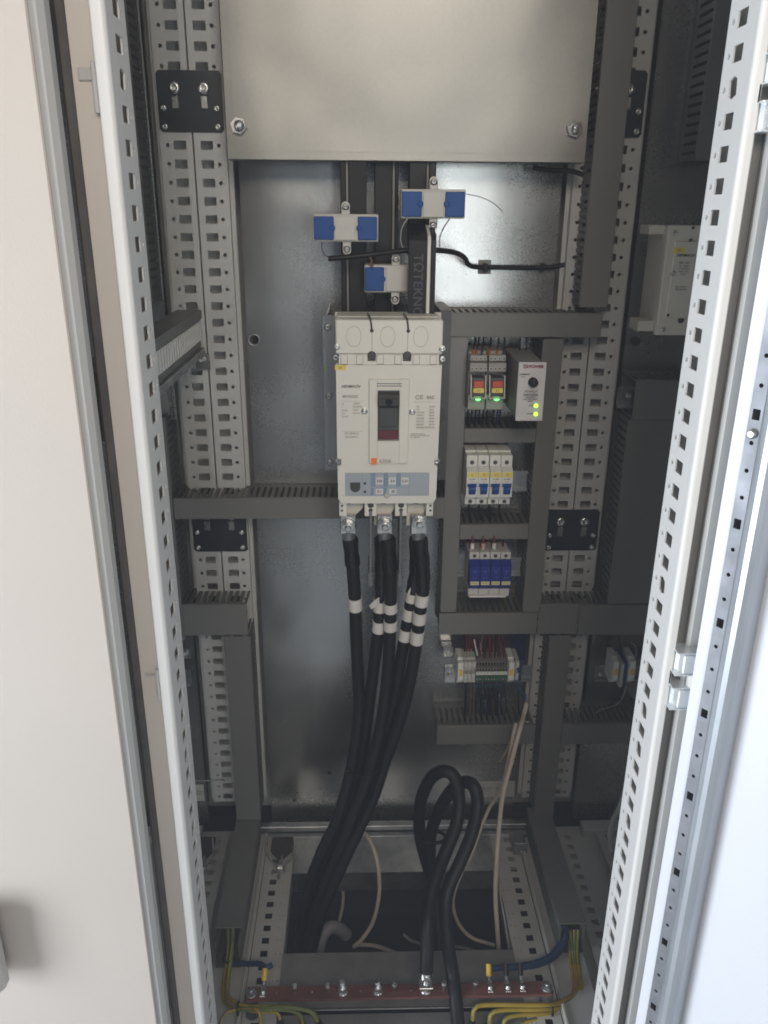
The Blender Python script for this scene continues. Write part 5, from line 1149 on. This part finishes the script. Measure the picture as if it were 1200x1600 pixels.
# blue sleeve
P = [U(*a) for a in ((884,1448,.99),(880,1470,.975),(866,1492,.955),(842,1505,.94),(815,1510,.93),(785,1512,.925),(766,1514,.92))]
q = MB(); q.tube(P, .0068, 14, 8, rf=lambda i, k: (1.2-.6*i/k)*(1+.05*math.sin(i*2.1))); tag(q.build('blue_sleeve', BTUBE, origin=P[0]), 'blue braided sleeve curving from the right duct to the red bar', 'cable sleeve')
P = [U(*a) for a in ((362,1503,.955),(385,1506,.945),(405,1506,.935),(415,1512,.92),(425,1508,.925))]
q = MB(); q.tube(P, .0042, 10, 8, rf=lambda i, k: 1+.12*math.sin(i*2.3)); tag(q.build('blue_sleeve', BTUBE, origin=P[0]), 'short blue sleeve beside the left end of the red bar', 'cable sleeve')

# wire-form clamps hanging at the lower cross rail
def clamp(px, la, s=1.):
    c0 = UZ(px, 1340, ZF+.012); t = thing('cable_clamp', la, 'cable clamp', c0)
    for sgn in (-1, 1):
        q = MB(); q.tube([UZ(px+sgn*21*s, 1310, ZF+.014), UZ(px+sgn*22*s, 1328, ZF+.016), UZ(px+sgn*17*s, 1342, ZF+.016), UZ(px+sgn*7*s, 1352, ZF+.014), UZ(px+sgn*6*s, 1364, ZF+.010)], .0015, 8, 5); q.build('arm', STEEL, t)
    q = MB(); a = UZ(px+3*s, 1336, ZF+.016); b_ = UZ(px-3*s, 1374, ZF+.012); q.cyl(a, b_, .0018, n=8); c_ = UZ(px, 1357, ZF+.014); q.box(c_.x-.0055, c_.x+.0055, c_.y-.004, c_.y+.004, ZF+.008, ZF+.019, .001); q.build('screw', STEEL, t)
    q = MB(); d_ = UZ(px, 1318, ZF+.006); q.prism([(c0.x-.0200*s, d_.y+.012), (c0.x+.0200*s, d_.y+.012), (c0.x+.0200*s, d_.y-.022), (c0.x+.006*s, d_.y-.040), (c0.x-.006*s, d_.y-.040), (c0.x-.0200*s, d_.y-.022)], 2, ZF+.0065, ZF+.011); q.build('saddle', GASK, t)
clamp(438, 'steel cable clamp on the floor rail at the lower left')
clamp(318, 'steel cable clamp of the left bay just behind the left upright', .7)
q = MB(); p = U(817, 1347, 1.16); q.box(p.x-.012, p.x+.014, 1.19, 1.235, ZF+.003, ZF+.018, .003); q.box(p.x-.012, p.x+.014, 1.1885, 1.19, ZF+.003, ZF+.030, .0005); screw(q, p.x+.002, 1.188, ZF+.012, .004, .004); tag(q.build('rail_bracket', STEELD, origin=p), 'steel bracket with a screw at the lower right of the floor', 'bracket')

# ------------------------------------------------------------------ left neighbour's door (closed) and right neighbour's door
def door_panel(bay, x0, x1, y0, y1, z0, z1, m_):
    q = MB(); q.box(x0, x1, y0, y1, z0, z1, .0045); t = q.build('door', m_, bay)
    return t
zd0 = .03; zd1 = ZT-.01
t = door_panel(bayL, -.898, -.2896, .6790, .6995, zd0, zd1, PANEL)
q = MB(); q.box(-.897, -.2996, .6758, .6789, zd0+.002, zd1-.002, .0012); q.build('front_skin', PANEL, t)
t.data.materials.clear(); t.data.materials.append(mat('door_edge_paint', (.40, .40, .385), .5, 0, .03, 6, .2, 420))
ph = U(6, 1520, .665)
q = MB(); q.box(ph.x-.030, ph.x+.0065, .645, .668, ph.z-.012, ph.z+.10, .006); q.box(ph.x-.024, ph.x-.004, .668, .6758, ph.z-.005, ph.z+.09, .003); q.build('handle', LGREY, t)
t = door_panel(bayR, .303, .93, .676, .6995, zd0, zd1, PANEL)  # unseen door, kept closed and widened to stop light leaking into this bay

# ------------------------------------------------------------------ the open right door
HX, HY, A = .2795, .6905, R(-52)
du = Vector((math.cos(A), math.sin(A), 0)); dn = Vector((-math.sin(A)*-1, math.cos(A)*-1, 0))
dn = Vector((math.sin(A), -math.cos(A), 0))       # normal looking to the viewer's side
def DP(tt, h, z): return Vector((HX, HY, 0))+du*tt+dn*h+Vector((0, 0, z))
def dbox(q, t0, t1, h0, h1, z0, z1, mi=0):
    vs = [DP(a, b_, c_) for a in (t0, t1) for b_ in (h0, h1) for c_ in (z0, z1)]
    q.add(vs, [(0,1,3,2), (4,6,7,5), (0,4,5,1), (2,3,7,6), (0,2,6,4), (1,5,7,3)], mi)
q = MB(); dbox(q, 0, .56, -.002, 0, zd0, zd1); dbox(q, 0, .0016, 0, .018, zd0, zd1); dbox(q, .0016, .0118, .0165, .018, zd0, zd1); t = q.build('door', DOORP, bayM); t['label'] = 'open white door at the right, seen from its inner side'
q = MB(); n = int((zd1-zd0-.04)/.025)
def dh(i): return [rect(.0125, .0075, .0085, .0085, .0004)] if i % 4 == 1 else [circ(.0125, .0075, .0021, 10)]
_c = {True: [rect(.0125, .0060, .0095, .0068, .0004)], False: [circ(.0125, .0060, .0020, 10)]}
perforated(q, n, DP(.0128, .020, zd0+.02), (0,0,1), du, dn, .025, .0122, lambda i: _c[i % 4 == 1], .0015)
dbox(q, .0128, .0142, .0005, .0184, zd0+.02, zd0+.02+n*.025); q.build('stiffener_strip', mat('zinc_strip', (.23, .24, .26), .5, .6, .1, 60), t)
q = MB()                                                     # rounded tubular stiffener
sec = [(a_*.84, h_) for a_, h_ in [(.0302, .0205), (.0310, .0235), (.0340, .0262), (.0400, .0275), (.0460, .0272), (.0505, .0250), (.0530, .0205), (.0535, .0010), (.0302, .0010)]]
za, zb_ = zd0+.02, zd0+.02+n*.025; vs = [DP(a, h, za) for a, h in sec]+[DP(a, h, zb_) for a, h in sec]; m9 = len(sec)
q.add(vs, [(i, (i+1) % m9, m9+(i+1) % m9, m9+i) for i in range(m9)]+[tuple(range(m9)), tuple(range(2*m9-1, m9-1, -1))]); q.build('stiffener_tube', mat('zinc_tube', (.40, .43, .46), .42, .6, .07, 14, stretch=(8, 8, 1)), t)
for px, py in ((1189, 679),):
    q = MB(); z = U(px, py, .66).z; c_ = DP(.0190, .020, z); q.lathe(c_, dn, [(0, .0045), (.003, .0042), (.005, .0025)], 12); q.build('bolt', STEEL, t)
# hinges
def hinge(za, zb_, la):
    t = thing('hinge', la, 'hinge', (.27, .69, zb_), 'bright zinc door hinges')
    H = za-zb_
    for k in (0, 1):
        z1 = za-k*H*.62; z0 = z1-H*.38
        q = MB()
        q.prism([(.2530, .7135), (.2530, .704), (.2575, .6975), (.2680, .6925), (.2800, .6905), (.2835, .6930), (.2835, .699), (.2700, .7065), (.2600, .7135)], 2, z0, z1)
        q.box(.2590, .2720, .6890, .6935, z0+.002, z1-.002, .001)
        for dz in (z0-.0009, z1-.0007): q.box(.2520, .2845, .6896, .7139, dz, dz+.0016, .0005)
        q.build('knuckle', CHROME, t)
        q = MB(); q.lathe((.2790, .6935, z1 if k == 0 else z0), (0, 0, 1 if k == 0 else -1), [(0, .0036), (.004, .0034), (.0046, .0018)], 12); q.build('pin_head', CHROME, t)
    q = MB(); q.cyl((.2740, .6945, zb_+H*.385), (.2740, .6945, za-H*.385), .0066, n=18); q.build('sleeve', WHITE, t)
    q = MB(); q.box(.2515, .2535, .7000, .7135, zb_+H*.38, za-H*.38); q.build('back_plate', STEEL, t)
hinge(U(1072, 1018, .695).z, U(1068, 1104, .695).z, 'bright zinc hinge on the lower right between frame and open door')
hinge(U(1192, 82, .695).z, U(1188, 205, .695).z, 'bright zinc hinge at the upper right corner')
# hook clips on the left flange
HOOKM = mat('hook_grey', (.40, .385, .37), .4, 0, .03, 20)
def hook(z, la, thin):
    t = thing('latch_hook', la, 'latch hook', (-.264, .70, z), 'latch hooks on the left flange')
    q = MB(); q.box(-.2662, -.2628, .7010, .7068, z-.026, z+.010, .0006); q.build('plate', HOOKM, t)
    q = MB(); q.box(-.2775, -.2663, .7045 if thin else .7052, .7068, z+(.001 if thin else -.003), z+(.0028 if thin else .0060), .0006); q.build('tab', HOOKM, t)
hook(U(140, 119, .705).z, 'grey latch hook with a wide tab on the left flange near the top', False)
hook(U(240, 1058, .705).z, 'grey latch hook with a thin tab on the left flange lower down', True)

# ------------------------------------------------------------------ thin volume added to imitate milky lens glare
VEIL = bpy.data.materials.new('glare_veil'); VEIL.use_nodes = True; nt = VEIL.node_tree
nt.nodes.remove(nt.nodes['Principled BSDF']); pv = nt.nodes.new('ShaderNodeVolumePrincipled'); pv.inputs['Color'].default_value = (.86, .90, 1, 1); pv.inputs['Density'].default_value = .036
nt.links.new(pv.outputs[0], nt.nodes['Material Output'].inputs['Volume'])
q = MB(); q.box(-7, 7, -7, 2.2, -1.3, 2.9); o = q.build('glare_veil', VEIL); o['kind'] = 'stuff'; o['label'] = 'thin pale volume round the open cabinet imitating lens glare'; o['category'] = 'glare_veil'
